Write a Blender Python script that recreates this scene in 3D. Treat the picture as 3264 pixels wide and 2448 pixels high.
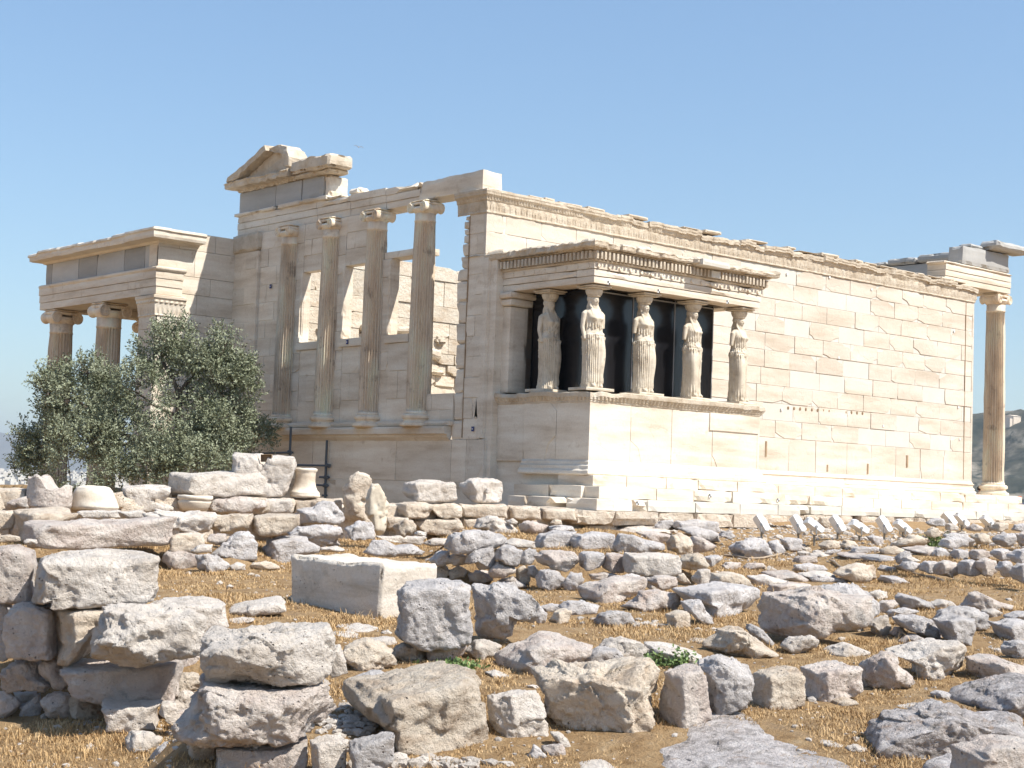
import bpy, math, random
import numpy as np
from mathutils import Vector, Matrix
R_=math.radians
for o in list(bpy.data.objects): bpy.data.objects.remove(o)
SC=bpy.context.scene; COL=SC.collection
# ------------------------------------------------ camera
CP=np.array([-23.76724891,-28.42070599,-0.48438954])
CF=np.array([0.65491667,0.75260477,0.06833903]); CR=np.array([0.75230844,-0.65786448,0.03530352]); CU=np.array([-0.07152742,-0.02829117,0.99703733])
FPX=5084.9
cd=bpy.data.cameras.new('camera'); cam=bpy.data.objects.new('camera',cd); COL.objects.link(cam)
cam.matrix_world=Matrix(((CR[0],CU[0],-CF[0],CP[0]),(CR[1],CU[1],-CF[1],CP[1]),(CR[2],CU[2],-CF[2],CP[2]),(0,0,0,1)))
cd.sensor_width=36; cd.lens=36*FPX/3264; cd.clip_start=.1; cd.clip_end=40000
SC.camera=cam; SC.render.resolution_x=1024; SC.render.resolution_y=768
# ------------------------------------------------ sky and sun
SAZ,SEL=R_(22),R_(51)          # sun 22 degrees east of south
w=bpy.data.worlds.new('World'); SC.world=w; w.use_nodes=True
nt=w.node_tree; sky=nt.nodes.new('ShaderNodeTexSky'); sky.sky_type='NISHITA'; sky.sun_disc=False
sky.sun_elevation=SEL; sky.sun_rotation=math.pi-SAZ; sky.altitude=150; sky.air_density=1.0; sky.dust_density=.25; sky.ozone_density=1.0
tint=nt.nodes.new('ShaderNodeMix'); tint.data_type='RGBA'; tint.blend_type='MULTIPLY'; tint.inputs[0].default_value=1; tint.inputs[7].default_value=(.89,.98,1.01,1)
tcw=nt.nodes.new('ShaderNodeTexCoord'); sx=nt.nodes.new('ShaderNodeSeparateXYZ'); mr=nt.nodes.new('ShaderNodeMapRange'); mr.inputs[1].default_value=-.02; mr.inputs[2].default_value=.30; mr.inputs[3].default_value=.74; mr.inputs[4].default_value=1.0
nt.links.new(tcw.outputs['Generated'],sx.inputs[0]); nt.links.new(sx.outputs[2],mr.inputs[0]); sc2=nt.nodes.new('ShaderNodeVectorMath'); sc2.operation='SCALE'; nt.links.new(sky.outputs[0],sc2.inputs[0]); nt.links.new(mr.outputs[0],sc2.inputs[3])
nt.links.new(sc2.outputs[0],tint.inputs[6]); nt.links.new(tint.outputs[2],nt.nodes['Background'].inputs[0]); nt.nodes['Background'].inputs[1].default_value=.105
sl=bpy.data.lights.new('sun','SUN'); sl.energy=4.3; sl.angle=R_(.53); sl.color=(1,.955,.87)
so=bpy.data.objects.new('sun',sl); COL.objects.link(so)
sd=Vector((math.sin(SAZ)*math.cos(SEL),-math.cos(SAZ)*math.cos(SEL),math.sin(SEL)))
so.rotation_euler=sd.to_track_quat('Z','Y').to_euler()
SC.view_settings.view_transform='Standard'; SC.view_settings.look='None'; SC.view_settings.exposure=.75; SC.view_settings.gamma=1
SC.render.engine='CYCLES'
# ------------------------------------------------ numpy noise
_rs=np.random.RandomState(7); _T=_rs.rand(4096); _P=_rs.permutation(4096)
def vnoise(p):
    p=np.asarray(p,float); i=np.floor(p).astype(int); f=p-i; f=f*f*(3-2*f); r=0
    for a in (0,1):
        for b in (0,1):
            for c in (0,1):
                h=_P[(_P[(_P[(i[:,0]+a)&4095]+i[:,1]+b)&4095]+i[:,2]+c)&4095]
                r=r+_T[h]*(f[:,0] if a else 1-f[:,0])*(f[:,1] if b else 1-f[:,1])*(f[:,2] if c else 1-f[:,2])
    return r*2-1
def fbm(p,s=1,o=4,g=.5):
    p=np.asarray(p,float)*s+17.3; r=0;a=1
    for k in range(o): r=r+a*vnoise(p+k*31.7); p=p*2.03; a*=g
    return r
def chips(p,s):
    """piecewise-planar facets: each jittered cell carries its own tilted plane"""
    p=np.asarray(p,float)*s+91.7; i=np.floor(p).astype(int); best=np.full(len(p),9.); out=np.zeros(len(p))
    for a in (-1,0,1):
        for b in (-1,0,1):
            for c in (-1,0,1):
                q=i+[a,b,c]; h=_P[(_P[(_P[q[:,0]&4095]+q[:,1])&4095]+q[:,2])&4095]
                pt=q+np.stack([_T[h],_T[(h+1)&4095],_T[(h+2)&4095]],1); d=((p-pt)**2).sum(1)
                nn=np.stack([_T[(h+3)&4095],_T[(h+4)&4095],_T[(h+5)&4095]],1)-.5; v=((p-pt)*nn).sum(1)*1.6+(_T[(h+6)&4095]-.5)*.7
                k=d<best; best=np.where(k,d,best); out=np.where(k,v,out)
    return out
def cellv(s,per,seed=0):
    """one random value per broken block of a run"""
    k=int(math.floor(s/per+seed*7.3)); return _T[_P[k&4095]]
# ------------------------------------------------ object helpers
def tag(o,label=None,cat=None,group=None,kind=None):
    if label:o['label']=label
    if cat:o['category']=cat
    if group:o['group']=group
    if kind:o['kind']=kind
    return o
def empty(name,label,cat,group=None,loc=(0,0,0)):
    o=bpy.data.objects.new(name,None); COL.objects.link(o); o.location=loc; o.empty_display_size=.2
    return tag(o,label,cat,group)
def mk(name,V,Fc,mat,parent=None,tone=None,smooth=False,loc=None):
    me=bpy.data.meshes.new(name); me.from_pydata([tuple(map(float,v)) for v in V],[],[tuple(map(int,f)) for f in Fc])
    if tone is not None and len(tone)==len(me.polygons):
        a=me.attributes.new('tone','FLOAT','FACE'); a.data.foreach_set('value',np.array(tone,float))
    me.materials.append(mat)
    if smooth: me.polygons.foreach_set('use_smooth',[True]*len(me.polygons))
    o=bpy.data.objects.new(name,me); COL.objects.link(o)
    if parent:o.parent=parent
    if loc is not None:o.location=loc
    return o
class MB:
    def __init__(s): s.v=[];s.f=[];s.t=[]
    def add(s,V,Fc,t=0):
        b=len(s.v); s.v+=[tuple(v) for v in V]; s.f+=[tuple(i+b for i in f) for f in Fc]; s.t+=[t]*len(Fc) if np.isscalar(t) else list(t)
    def box(s,x0,x1,y0,y1,z0,z1,t=0):
        s.add([(x0,y0,z0),(x1,y0,z0),(x1,y1,z0),(x0,y1,z0),(x0,y0,z1),(x1,y0,z1),(x1,y1,z1),(x0,y1,z1)],
          [(0,3,2,1),(4,5,6,7),(0,1,5,4),(1,2,6,5),(2,3,7,6),(3,0,4,7)],t)
    def rbox(s,x0,x1,y0,y1,z0,z1,amp=.012,res=.12,rnd=.02,t=0,seed=0,chip=0):
        """weathered block: gridded box, rounded arrises, noise, chipped edges"""
        L=np.array([x1-x0,y1-y0,z1-z0]); n=np.clip(np.ceil(L/res).astype(int),2,90)
        c0=np.array([x0,y0,z0]); V,Fc=gridbox(n)
        P=c0+V*L; e=np.minimum(V,1-V)*L
        # push edges inward
        for k in range(3):
            o=[j for j in range(3) if j!=k]
            on=(V[:,k]<1e-6)|(V[:,k]>1-1e-6)
        ins=np.zeros_like(P); nz=fbm(P+seed*3.1,1.3/max(res*4,.2),3)
        cr=rnd+chip*np.clip(nz-.15,0,1)
        near=np.sort(e,axis=1)[:,1]<1e-6
        d=np.where(V<.5,1.,-1.)*(e<1e-6)
        P=P+np.where(near[:,None],d*cr[:,None],0)
        P=P+np.stack([fbm(P+seed+k*9,2.2,3) for k in range(3)],1)*amp
        s.add(P,Fc,t)
    def build(s,name,mat,parent=None,smooth=False): return mk(name,s.v,s.f,mat,parent,s.t,smooth)
_gb={}
def gridbox(n):
    key=tuple(int(a) for a in n)
    if key in _gb: return _gb[key]
    V=[];idx={};Fc=[]
    def vi(p):
        if p not in idx: idx[p]=len(V); V.append((p[0]/key[0],p[1]/key[1],p[2]/key[2]))
        return idx[p]
    for k in range(3):
        a,b=[(1,2),(2,0),(0,1)][k]
        for side in (0,key[k]):
            for i in range(key[a]):
                for j in range(key[b]):
                    q=[]
                    for di,dj in ((0,0),(1,0),(1,1),(0,1)):
                        p=[0,0,0];p[k]=side;p[a]=i+di;p[b]=j+dj;q.append(vi(tuple(p)))
                    Fc.append(tuple(q) if side else tuple(q[::-1]))
    _gb[key]=(np.array(V,float),Fc); return _gb[key]
def lathe(mb,prof,c,n=32,t=0,flute=0,fd=.02,nf=24,cap=True,fr=None,wob=0):
    V=[];Fc=[]
    for r,z in prof:
        for k in range(n):
            a=2*math.pi*k/n; rr=r
            if flute and fr[0]<=z<=fr[1]: rr=r-fd*r/.35*abs(math.cos(a*nf/2))**.8
            V.append((c[0]+rr*math.cos(a),c[1]+rr*math.sin(a),c[2]+z))
    V=np.array(V)
    if wob: V[:,:2]+=fbm(V,3,3)[:,None]*wob*(V[:,:2]-np.array(c[:2]))
    m=len(prof)
    for i in range(m-1):
        for k in range(n):
            Fc.append((i*n+k,i*n+(k+1)%n,(i+1)*n+(k+1)%n,(i+1)*n+k))
    if cap: Fc.append(tuple(range(n-1,-1,-1))); Fc.append(tuple((m-1)*n+k for k in range(n)))
    mb.add(V,Fc,t)
def tube(mb,pts,r,n=8,t=0):
    pts=[Vector(p) for p in pts]; V=[];Fc=[]
    for i,p in enumerate(pts):
        d=(pts[min(i+1,len(pts)-1)]-pts[max(i-1,0)]).normalized()
        a=d.orthogonal().normalized() if i==0 else (a-d*a.dot(d)).normalized()
        b=d.cross(a); rr=r if np.isscalar(r) else r[i]
        for k in range(n):
            q=2*math.pi*k/n; V.append(p+a*math.cos(q)*rr+b*math.sin(q)*rr)
    for i in range(len(pts)-1):
        for k in range(n): Fc.append((i*n+k,i*n+(k+1)%n,(i+1)*n+(k+1)%n,(i+1)*n+k))
    Fc.append(tuple(range(n-1,-1,-1))); Fc.append(tuple((len(pts)-1)*n+k for k in range(n)))
    mb.add(V,Fc,t)
def sweep(mb,path,prof,step=.06,disp=None,t=0,seed=0,capends=True):
    """profile [(out,z)] swept along an xy path, outward = right-hand side, mitred corners; disp(s,v,out,z)->(dout,dz)"""
    path=[np.array(p,float) for p in path]; m=len(path)
    def nrm(i):
        d=path[i+1]-path[i]; d/=np.linalg.norm(d); return np.array([d[1],-d[0]])
    N=[nrm(i) for i in range(m-1)]
    mit=[]
    for i in range(m):
        if i==0: mit.append(N[0])
        elif i==m-1: mit.append(N[-1])
        else:
            b=N[i-1]+N[i]; mit.append(b/ (b@N[i]))
    V=[];S=[];rows=0; s0=0
    for i in range(m-1):
        L=np.linalg.norm(path[i+1]-path[i]); k=max(1,int(L/step)); last=(i==m-2)
        for j in range(k+(1 if last else 0)):
            u=j/k; p=path[i]*(1-u)+path[i+1]*u; q=mit[i]*(1-u)+mit[i+1]*u
            S.append((s0+L*u,p,q))
        s0+=L
    pr=np.array(prof,float); K=len(pr); O=np.array([a for a,_ in prof]); Zz=np.array([b for _,b in prof])
    for s,p,q in S:
        o,zz=O.copy(),Zz.copy()
        if disp is not None: do,dz=disp(s,np.arange(K)/(K-1),O,Zz); o=o+do; zz=zz+dz
        for a,b in zip(o,zz): V.append((p[0]+q[0]*a,p[1]+q[1]*a,b))
    Fc=[]
    for i in range(len(S)-1):
        for k in range(K-1): Fc.append((i*K+k,(i+1)*K+k,(i+1)*K+k+1,i*K+k+1))
    if capends: Fc.append(tuple(range(K))); Fc.append(tuple((len(S)-1)*K+k for k in range(K-1,-1,-1)))
    mb.add(V,Fc,t)
# ------------------------------------------------ procedural materials
def lin(c): return tuple(((x/255)/12.92 if x/255<=.04045 else ((x/255+.055)/1.055)**2.4) for x in c)+(1,)
def stone(name,cols,scale=2.,bump=.5,streak=None,pits=0,rough=.85,fine=30,vary=.07,spots=None,bdist=.02,crack=0):
    """cols: list of (position,linear rgb); object-space noise mixes them; face attribute 'tone' and object random shift the value"""
    m=bpy.data.materials.new(name); m.use_nodes=True; n=m.node_tree; N=n.nodes; L=n.links
    bs=N['Principled BSDF']; bs.inputs['Roughness'].default_value=rough; bs.inputs['Specular IOR Level'].default_value=.25
    tc=N.new('ShaderNodeTexCoord'); oi=N.new('ShaderNodeObjectInfo')
    off=N.new('ShaderNodeVectorMath'); off.operation='MULTIPLY_ADD'
    cmb=N.new('ShaderNodeCombineXYZ')
    for k in range(3): L.new(oi.outputs['Random'],cmb.inputs[k])
    L.new(cmb.outputs[0],off.inputs[0]); off.inputs[1].default_value=(37,53,71); L.new(tc.outputs['Object'],off.inputs[2])
    co=off.outputs[0]
    def noise(sc,det=6,ro=.6,vec=None):
        q=N.new('ShaderNodeTexNoise'); q.inputs['Scale'].default_value=sc; q.inputs['Detail'].default_value=det; q.inputs['Roughness'].default_value=ro
        L.new(vec or co,q.inputs['Vector']); return q.outputs['Fac']
    def math_(op,a,b=None,c=None,cl=False):
        q=N.new('ShaderNodeMath'); q.operation=op; q.use_clamp=cl
        for k,v in enumerate((a,b,c)):
            if v is None: continue
            if isinstance(v,(int,float)): q.inputs[k].default_value=v
            else: L.new(v,q.inputs[k])
        return q.outputs[0]
    vec=None
    if streak:
        mp=N.new('ShaderNodeMapping'); mp.inputs['Scale'].default_value=streak; L.new(co,mp.inputs['Vector']); vec=mp.outputs[0]
    base=noise(scale,8,.62,vec)
    rp=N.new('ShaderNodeValToRGB'); rp.color_ramp.elements[0].position=cols[0][0]; rp.color_ramp.elements[0].color=cols[0][1]
    rp.color_ramp.elements[1].position=cols[-1][0]; rp.color_ramp.elements[1].color=cols[-1][1]
    for p,c in cols[1:-1]: e=rp.color_ramp.elements.new(p); e.color=c
    L.new(base,rp.inputs[0]); col=rp.outputs[0]
    fn=noise(fine,5,.7)
    if spots:
        for sc,th,c,amt in spots:
            sp=noise(sc,6,.65); f=math_('MULTIPLY',math_('MULTIPLY',math_('SUBTRACT',sp,th),9,cl=True),amt,cl=True)
            mx=N.new('ShaderNodeMix'); mx.data_type='RGBA'; L.new(f,mx.inputs[0]); L.new(col,mx.inputs[6]); mx.inputs[7].default_value=c; col=mx.outputs[2]
    at=N.new('ShaderNodeAttribute'); at.attribute_name='tone'
    hs=N.new('ShaderNodeHueSaturation')
    v=math_('ADD',math_('ADD',math_('MULTIPLY',math_('SUBTRACT',oi.outputs['Random'],.5),vary*2),at.outputs['Fac']),math_('MULTIPLY_ADD',fn,.35,.83))
    L.new(v,hs.inputs['Value']); L.new(col,hs.inputs['Color']); L.new(hs.outputs[0],bs.inputs['Base Color'])
    h=math_('ADD',math_('MULTIPLY',noise(scale*4,8,.7),1.0),math_('MULTIPLY',fn,.35))
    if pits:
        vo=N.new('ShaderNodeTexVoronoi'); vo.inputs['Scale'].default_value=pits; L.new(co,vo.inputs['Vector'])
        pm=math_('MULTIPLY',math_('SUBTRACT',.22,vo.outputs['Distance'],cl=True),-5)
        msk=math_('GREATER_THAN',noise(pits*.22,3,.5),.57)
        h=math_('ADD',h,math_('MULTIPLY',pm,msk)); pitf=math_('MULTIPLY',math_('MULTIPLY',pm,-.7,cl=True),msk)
        mx=N.new('ShaderNodeMix'); mx.data_type='RGBA'; L.new(pitf,mx.inputs[0]); L.new(hs.outputs[0],mx.inputs[6]); mx.inputs[7].default_value=(.09,.065,.045,1); L.new(mx.outputs[2],bs.inputs['Base Color'])  # dirt and shade inside the pits, both painted as dark brown
    if crack:
        vo=N.new('ShaderNodeTexVoronoi'); vo.feature='DISTANCE_TO_EDGE'; vo.inputs['Scale'].default_value=crack
        wv=N.new('ShaderNodeVectorMath'); wv.operation='ADD'; nn=N.new('ShaderNodeTexNoise'); nn.inputs['Scale'].default_value=crack*1.5; L.new(co,nn.inputs['Vector'])
        L.new(co,wv.inputs[0]); L.new(nn.outputs['Color'],wv.inputs[1]); L.new(wv.outputs[0],vo.inputs['Vector'])
        cm=math_('MULTIPLY',math_('LESS_THAN',vo.outputs['Distance'],.012),math_('GREATER_THAN',noise(crack*.9,2),.5))
        h=math_('SUBTRACT',h,math_('MULTIPLY',cm,.8))
    bp=N.new('ShaderNodeBump'); bp.inputs['Strength'].default_value=bump; bp.inputs['Distance'].default_value=bdist
    L.new(h,bp.inputs['Height']); L.new(bp.outputs[0],bs.inputs['Normal'])
    return m
def plain(name,c,rough=.5,metal=0,bump=0,coat=0):
    m=bpy.data.materials.new(name); m.use_nodes=True; b=m.node_tree.nodes['Principled BSDF']
    n=m.node_tree; q=n.nodes.new('ShaderNodeTexNoise'); q.inputs['Scale'].default_value=25; q.inputs['Detail'].default_value=4
    tc=n.nodes.new('ShaderNodeTexCoord'); n.links.new(tc.outputs['Object'],q.inputs['Vector'])
    mp=n.nodes.new('ShaderNodeMapRange'); mp.inputs[3].default_value=.85; mp.inputs[4].default_value=1.12; n.links.new(q.outputs['Fac'],mp.inputs[0])
    hs=n.nodes.new('ShaderNodeHueSaturation'); hs.inputs['Color'].default_value=tuple(c[:3])+(1,); n.links.new(mp.outputs[0],hs.inputs['Value'])
    n.links.new(hs.outputs[0],b.inputs['Base Color']); b.inputs['Roughness'].default_value=rough; b.inputs['Metallic'].default_value=metal
    return m
c_=lambda r,g,b:(r,g,b,1)
M={}
M['old']=stone('weathered_marble',[(.3,c_(0.532,0.435,0.330)),(.45,c_(0.671,0.578,0.466)),(.62,c_(0.764,0.695,0.590)),(.8,c_(0.810,0.752,0.661))],1.3,.5,(.35,.35,2.2),fine=22,vary=.02,spots=[(2.2,.60,c_(.42,.31,.20),.5)],crack=.7)
M['new']=stone('new_marble',[(.3,c_(0.568,0.533,0.464)),(.7,c_(0.636,0.602,0.539))],.8,.12,fine=20,vary=.02)
M['wall']=stone('south_wall_marble',[(.3,c_(0.493,0.413,0.324)),(.5,c_(0.609,0.530,0.440)),(.75,c_(0.693,0.632,0.556))],1.3,.6,(.35,.35,2.2),fine=22,vary=.02,spots=[(2.2,.60,c_(.44,.33,.22),.5)],crack=.7,bdist=.03)
M['warm']=stone('carved_marble',[(.3,c_(.43,.345,.25)),(.5,c_(.55,.465,.36)),(.75,c_(.65,.58,.48))],3.,.8,fine=30,vary=.02,spots=[(5,.6,c_(.29,.21,.135),.6)],bdist=.03)
M['statue']=stone('statue_marble',[(.3,c_(0.437,0.369,0.285)),(.5,c_(0.606,0.529,0.419)),(.75,c_(0.703,0.629,0.523))],4.,.4,fine=40,vary=.03,spots=[(7,.6,c_(.24,.19,.13),.5)],bdist=.01)
M['column']=stone('column_marble',[(.3,c_(0.567,0.447,0.327)),(.5,c_(0.787,0.657,0.507)),(.75,c_(0.840,0.833,0.667))],1.6,.5,(1.6,1.6,.5),fine=14,vary=.03,spots=[(2.5,.58,c_(.28,.20,.14),.6)])
M['blue']=stone('grey_frieze_stone',[(.3,c_(.35,.34,.32)),(.7,c_(.45,.44,.42))],1.2,.4,(.5,.5,2),vary=.02,spots=[(2,.62,c_(.50,.43,.33),.5)])
M['rough']=stone('rough_wall_marble',[(.3,c_(.48,.37,.26)),(.45,c_(.62,.53,.42)),(.7,c_(.68,.62,.52))],2.5,1.,(.7,.7,2.),fine=16,vary=.02,spots=[(2.2,.62,c_(.34,.22,.13),.6)],bdist=.05)
RB=dict(bump=1.,bdist=.07)
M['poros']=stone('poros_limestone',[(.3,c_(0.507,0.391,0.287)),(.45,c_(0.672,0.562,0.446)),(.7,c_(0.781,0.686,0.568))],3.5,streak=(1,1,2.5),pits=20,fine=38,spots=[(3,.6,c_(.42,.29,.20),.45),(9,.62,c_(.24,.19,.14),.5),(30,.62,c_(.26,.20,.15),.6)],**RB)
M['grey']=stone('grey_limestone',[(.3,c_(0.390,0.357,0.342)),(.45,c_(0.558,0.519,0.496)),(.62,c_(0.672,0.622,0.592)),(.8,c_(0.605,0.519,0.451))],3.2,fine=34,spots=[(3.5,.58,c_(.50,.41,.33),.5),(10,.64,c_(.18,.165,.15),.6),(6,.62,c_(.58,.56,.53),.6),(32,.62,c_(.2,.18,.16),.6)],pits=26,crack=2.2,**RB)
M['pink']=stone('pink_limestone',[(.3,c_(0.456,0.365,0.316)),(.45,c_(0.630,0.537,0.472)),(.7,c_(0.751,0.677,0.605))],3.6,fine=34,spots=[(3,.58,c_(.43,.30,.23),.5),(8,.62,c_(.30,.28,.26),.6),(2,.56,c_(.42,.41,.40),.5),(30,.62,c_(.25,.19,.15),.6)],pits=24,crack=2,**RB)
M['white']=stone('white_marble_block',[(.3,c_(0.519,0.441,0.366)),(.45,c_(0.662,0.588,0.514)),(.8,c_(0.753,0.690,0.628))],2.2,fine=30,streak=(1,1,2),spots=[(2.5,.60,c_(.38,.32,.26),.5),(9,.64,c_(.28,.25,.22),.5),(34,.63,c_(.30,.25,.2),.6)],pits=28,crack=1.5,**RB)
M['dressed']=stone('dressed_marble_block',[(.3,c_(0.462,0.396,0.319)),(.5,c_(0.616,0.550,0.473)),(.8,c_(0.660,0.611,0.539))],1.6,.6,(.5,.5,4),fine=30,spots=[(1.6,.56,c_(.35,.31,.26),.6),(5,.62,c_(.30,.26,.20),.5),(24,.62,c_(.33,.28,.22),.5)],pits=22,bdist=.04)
M['lichen']=stone('lichened_rock',[(.3,c_(0.311,0.275,0.248)),(.5,c_(0.624,0.564,0.538)),(.7,c_(0.840,0.783,0.750))],7,fine=40,streak=(1,1,3),spots=[(6,.57,c_(.40,.25,.15),.6),(13,.57,c_(.13,.12,.10),.7)],**RB)
M['metal']=plain('galvanised_pipe',(.10,.12,.14),.5,.3)
M['lampw']=plain('white_lamp_paint',(.80,.80,.80),.35)
M['lampg']=plain('grey_lamp_metal',(.33,.33,.33),.5)
M['post']=plain('post_metal',(.30,.27,.22),.6,.3)
M['cable']=plain('cable_plastic',(.36,.28,.20),.7)
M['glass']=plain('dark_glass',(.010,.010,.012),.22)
M['tagb']=plain('blue_tag_paint',(.03,.04,.16),.6)
M['tagw']=plain('white_tag_paint',(.75,.75,.75),.6)
M['tagk']=plain('black_tag_paint',(.02,.02,.02),.6)
# ------------------------------------------------ ground
HD=np.array([0,6,9,10.5,12.5,17.5,22,25,31.8,36,54,70,95,180,300,1500,2500,4500,8000,16000.]); HZ=np.array([-2.7,-2.65,-2.5,-2.32,-2.06,-1.80,-1.73,-1.68,-1.38,-1.10,-.80,-.9,-3,-60,-110,-62,-26,-2,15,0.])
YAW=R_(48.97); hx,hy=math.cos(YAW),math.sin(YAW)
def gz(x,y):
    x=np.asarray(x,float); y=np.asarray(y,float); dx,dy=x-CP[0],y-CP[1]
    d=dx*hx+dy*hy; s=dx*hy-dy*hx
    dd=np.where(d>0,d,-d*.3); dd=np.where(d>60,np.hypot(dx,dy),dd)
    z=np.interp(dd,HD,HZ)
    # pit in front of the near left wall
    k=np.clip((-2.1-s)/.5,0,1)*np.clip((14.6-d)/.6,0,1)*np.clip((d-6)/2,0,1); z=z-.50*k
    # sunken court west of the temple
    k=np.clip((-.2-x)/.3,0,1)*np.clip((y+3.2)/.3,0,1)*np.clip((18+x)/1,0,1)*np.clip((30-y)/4,0,1); z=z*(1-k)-3.2*k
    # terraces held up by the dry rubble walls
    def rise(z,k,h): return z+k*np.maximum(h-z,0)
    z=rise(z,np.clip((d-21.5)/.4,0,1)*np.clip((s+1.3)/.5,0,1)*np.clip((3.1-s)/.8,0,1)*np.clip((y+40),0,1),np.interp(d,[21.5,24,28,33],[-1.30,-1.27,-1.20,-1.18]))
    z=rise(z,np.clip((d-27.0)/.4,0,1)*np.clip((s-5.6)/1.,0,1),np.interp(d,[27,29,32],[-1.40,-1.30,-1.2]))
    z=rise(z,np.clip((d-22.6)/.4,0,1)*np.clip((-3.4-s)/.5,0,1)*np.clip((-4-y)/.5,0,1),-1.5)
    k2=np.clip((d-55)/10,0,1)
    z=z+(1-k2)*(fbm(np.stack([x.ravel(),y.ravel(),x.ravel()*0],1),.7,3).reshape(x.shape)*.05*(1-k))
    return z
def build_ground():
    A=np.concatenate([np.linspace(-180,-32,38)[:-1],np.linspace(-32,32,230),np.linspace(32,180,38)[1:-1]])
    Rr=np.concatenate([np.linspace(.5,8,10)[:-1],np.linspace(8,60,190)[:-1],np.geomspace(60,16000,60)])
    V=[];n=len(A)
    a=np.radians(48.97-A); X=CP[0]+np.outer(Rr,np.cos(a)); Y=CP[1]+np.outer(Rr,np.sin(a)); Z=gz(X,Y)
    V=np.stack([X.ravel(),Y.ravel(),Z.ravel()],1); Fc=[]
    for i in range(len(Rr)-1):
        for k in range(n):
            k2=(k+1)%n; Fc.append((i*n+k,(i+1)*n+k,(i+1)*n+k2,i*n+k2))
    Fc.append(tuple(range(n)))
    m=stone('dry_ground',[(.3,c_(.24,.148,.07)),(.45,c_(.37,.235,.115)),(.6,c_(.44,.295,.155)),(.8,c_(.50,.38,.25))],5,1.,fine=60,vary=0,spots=[(26,.60,c_(.42,.36,.28),.7),(40,.58,c_(.10,.06,.03),.6),(.9,.60,c_(.34,.27,.20),.5)],bdist=.06,rough=.95)
    tag(mk('ground',V,Fc,m,smooth=True),kind='structure')
build_ground()
# ------------------------------------------------ masonry on a vertical plane
def masonry(old,new,O,U,N,u0,u1,rows,blen=1.22,seed=0,pn=.3,clip=.35,depth=.06,jit=.006,gap=.008,skip=None,rough=0,tv=.07):
    rnd=random.Random(seed); O=np.array(O,float);U=np.array(U,float);N=np.array(N,float)
    def poly(mb,p,n0,n1,bev,t):
        p=np.array(p,float); c=p.mean(0); k=len(p)
        q=c+(p-c)*(1-bev/np.maximum(np.abs(p-c).max(0),.05))
        V=[O+U*a+np.array([0,0,b])+N*n0 for a,b in p]+[O+U*a+np.array([0,0,b])+N*(n1-bev*.7) for a,b in p]+[O+U*a+np.array([0,0,b])+N*n1 for a,b in q]
        Fc=[tuple(range(2*k,3*k))]+[(i,(i+1)%k,k+(i+1)%k,k+i) for i in range(k)]+[(k+i,k+(i+1)%k,2*k+(i+1)%k,2*k+i) for i in range(k)]
        mb.add(V,Fc,t)
    for r,(z0,z1) in enumerate(rows):
        u=u0; first=True
        while u<u1-.02:
            L=blen*rnd.uniform(.88,1.12)*(.5 if first and r%2 else 1); first=False
            e=u+L
            if u1-e<blen*.4: e=u1
            a,b=u+gap/2,e-gap/2; c,d=z0+gap/2,z1-gap/2
            if not(skip and skip((a+b)/2,(c+d)/2)):
                isnew=rnd.random()<pn
                if new is not None and (isnew or True): poly(new,[(a,c),(b,c),(b,d),(a,d)],-depth,-.014+(rnd.uniform(0,.003)),.003,rnd.uniform(-.03,.03))
                if not isnew or new is None:
                    h=d-c; pts=[]
                    for (X,Y,sx,sy,hor) in ((a,c,1,1,0),(b,c,-1,1,1),(b,d,-1,-1,0),(a,d,1,-1,1)):
                        if rnd.random()<clip:
                            p1=rnd.uniform(.05,.42)*min(L,1.0); p2=rnd.uniform(.12,.44)*h
                            if rnd.random()<.18: p1*=.3;p2*=.4
                            mid=(X+sx*p1*rnd.uniform(.35,.75),Y+sy*p2*rnd.uniform(.35,.75))
                            cc=[(X,Y+sy*p2),mid,(X+sx*p1,Y)]
                            pts+=cc if hor==0 else cc[::-1]
                        else: pts.append((X,Y))
                    j=rnd.uniform(-jit,jit)
                    poly(old,pts,-depth,j,.010,rnd.uniform(-tv,tv))
            u=e
# ------------------------------------------------ temple
T=empty('temple','Ruined cream marble temple with columned west front, statue porch and long blockwork wall','temple')
old,new=MB(),MB()
LW=20.3
rowsS=[(1.30+i*.48,1.30+(i+1)*.48) for i in range(10)]
def skS(u,z): return False
masonry(old,new,(0,0,0),(1,0,0),(0,-1,0),0,LW,rowsS,1.22,seed=5,skip=skS,pn=.22,jit=.009,gap=.009,clip=.56,tv=.055)
masonry(old,new,(0,0,0),(1,0,0),(0,-1,0),0,LW,[(.36,1.30)],1.30,seed=9,pn=.2,clip=.35,jit=.009,gap=.009)
core=MB(); core.box(.03,LW-.03,.022,.66,-1.2,6.12); core.box(LW-.62,LW-.02,.05,1.2,-.3,6.12)
# east anta face and inner back wall
masonry(old,new,(LW,0,0),(0,1,0),(1,0,0),0,1.2,rowsS+[(.36,1.30)],1.2,seed=14)
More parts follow.
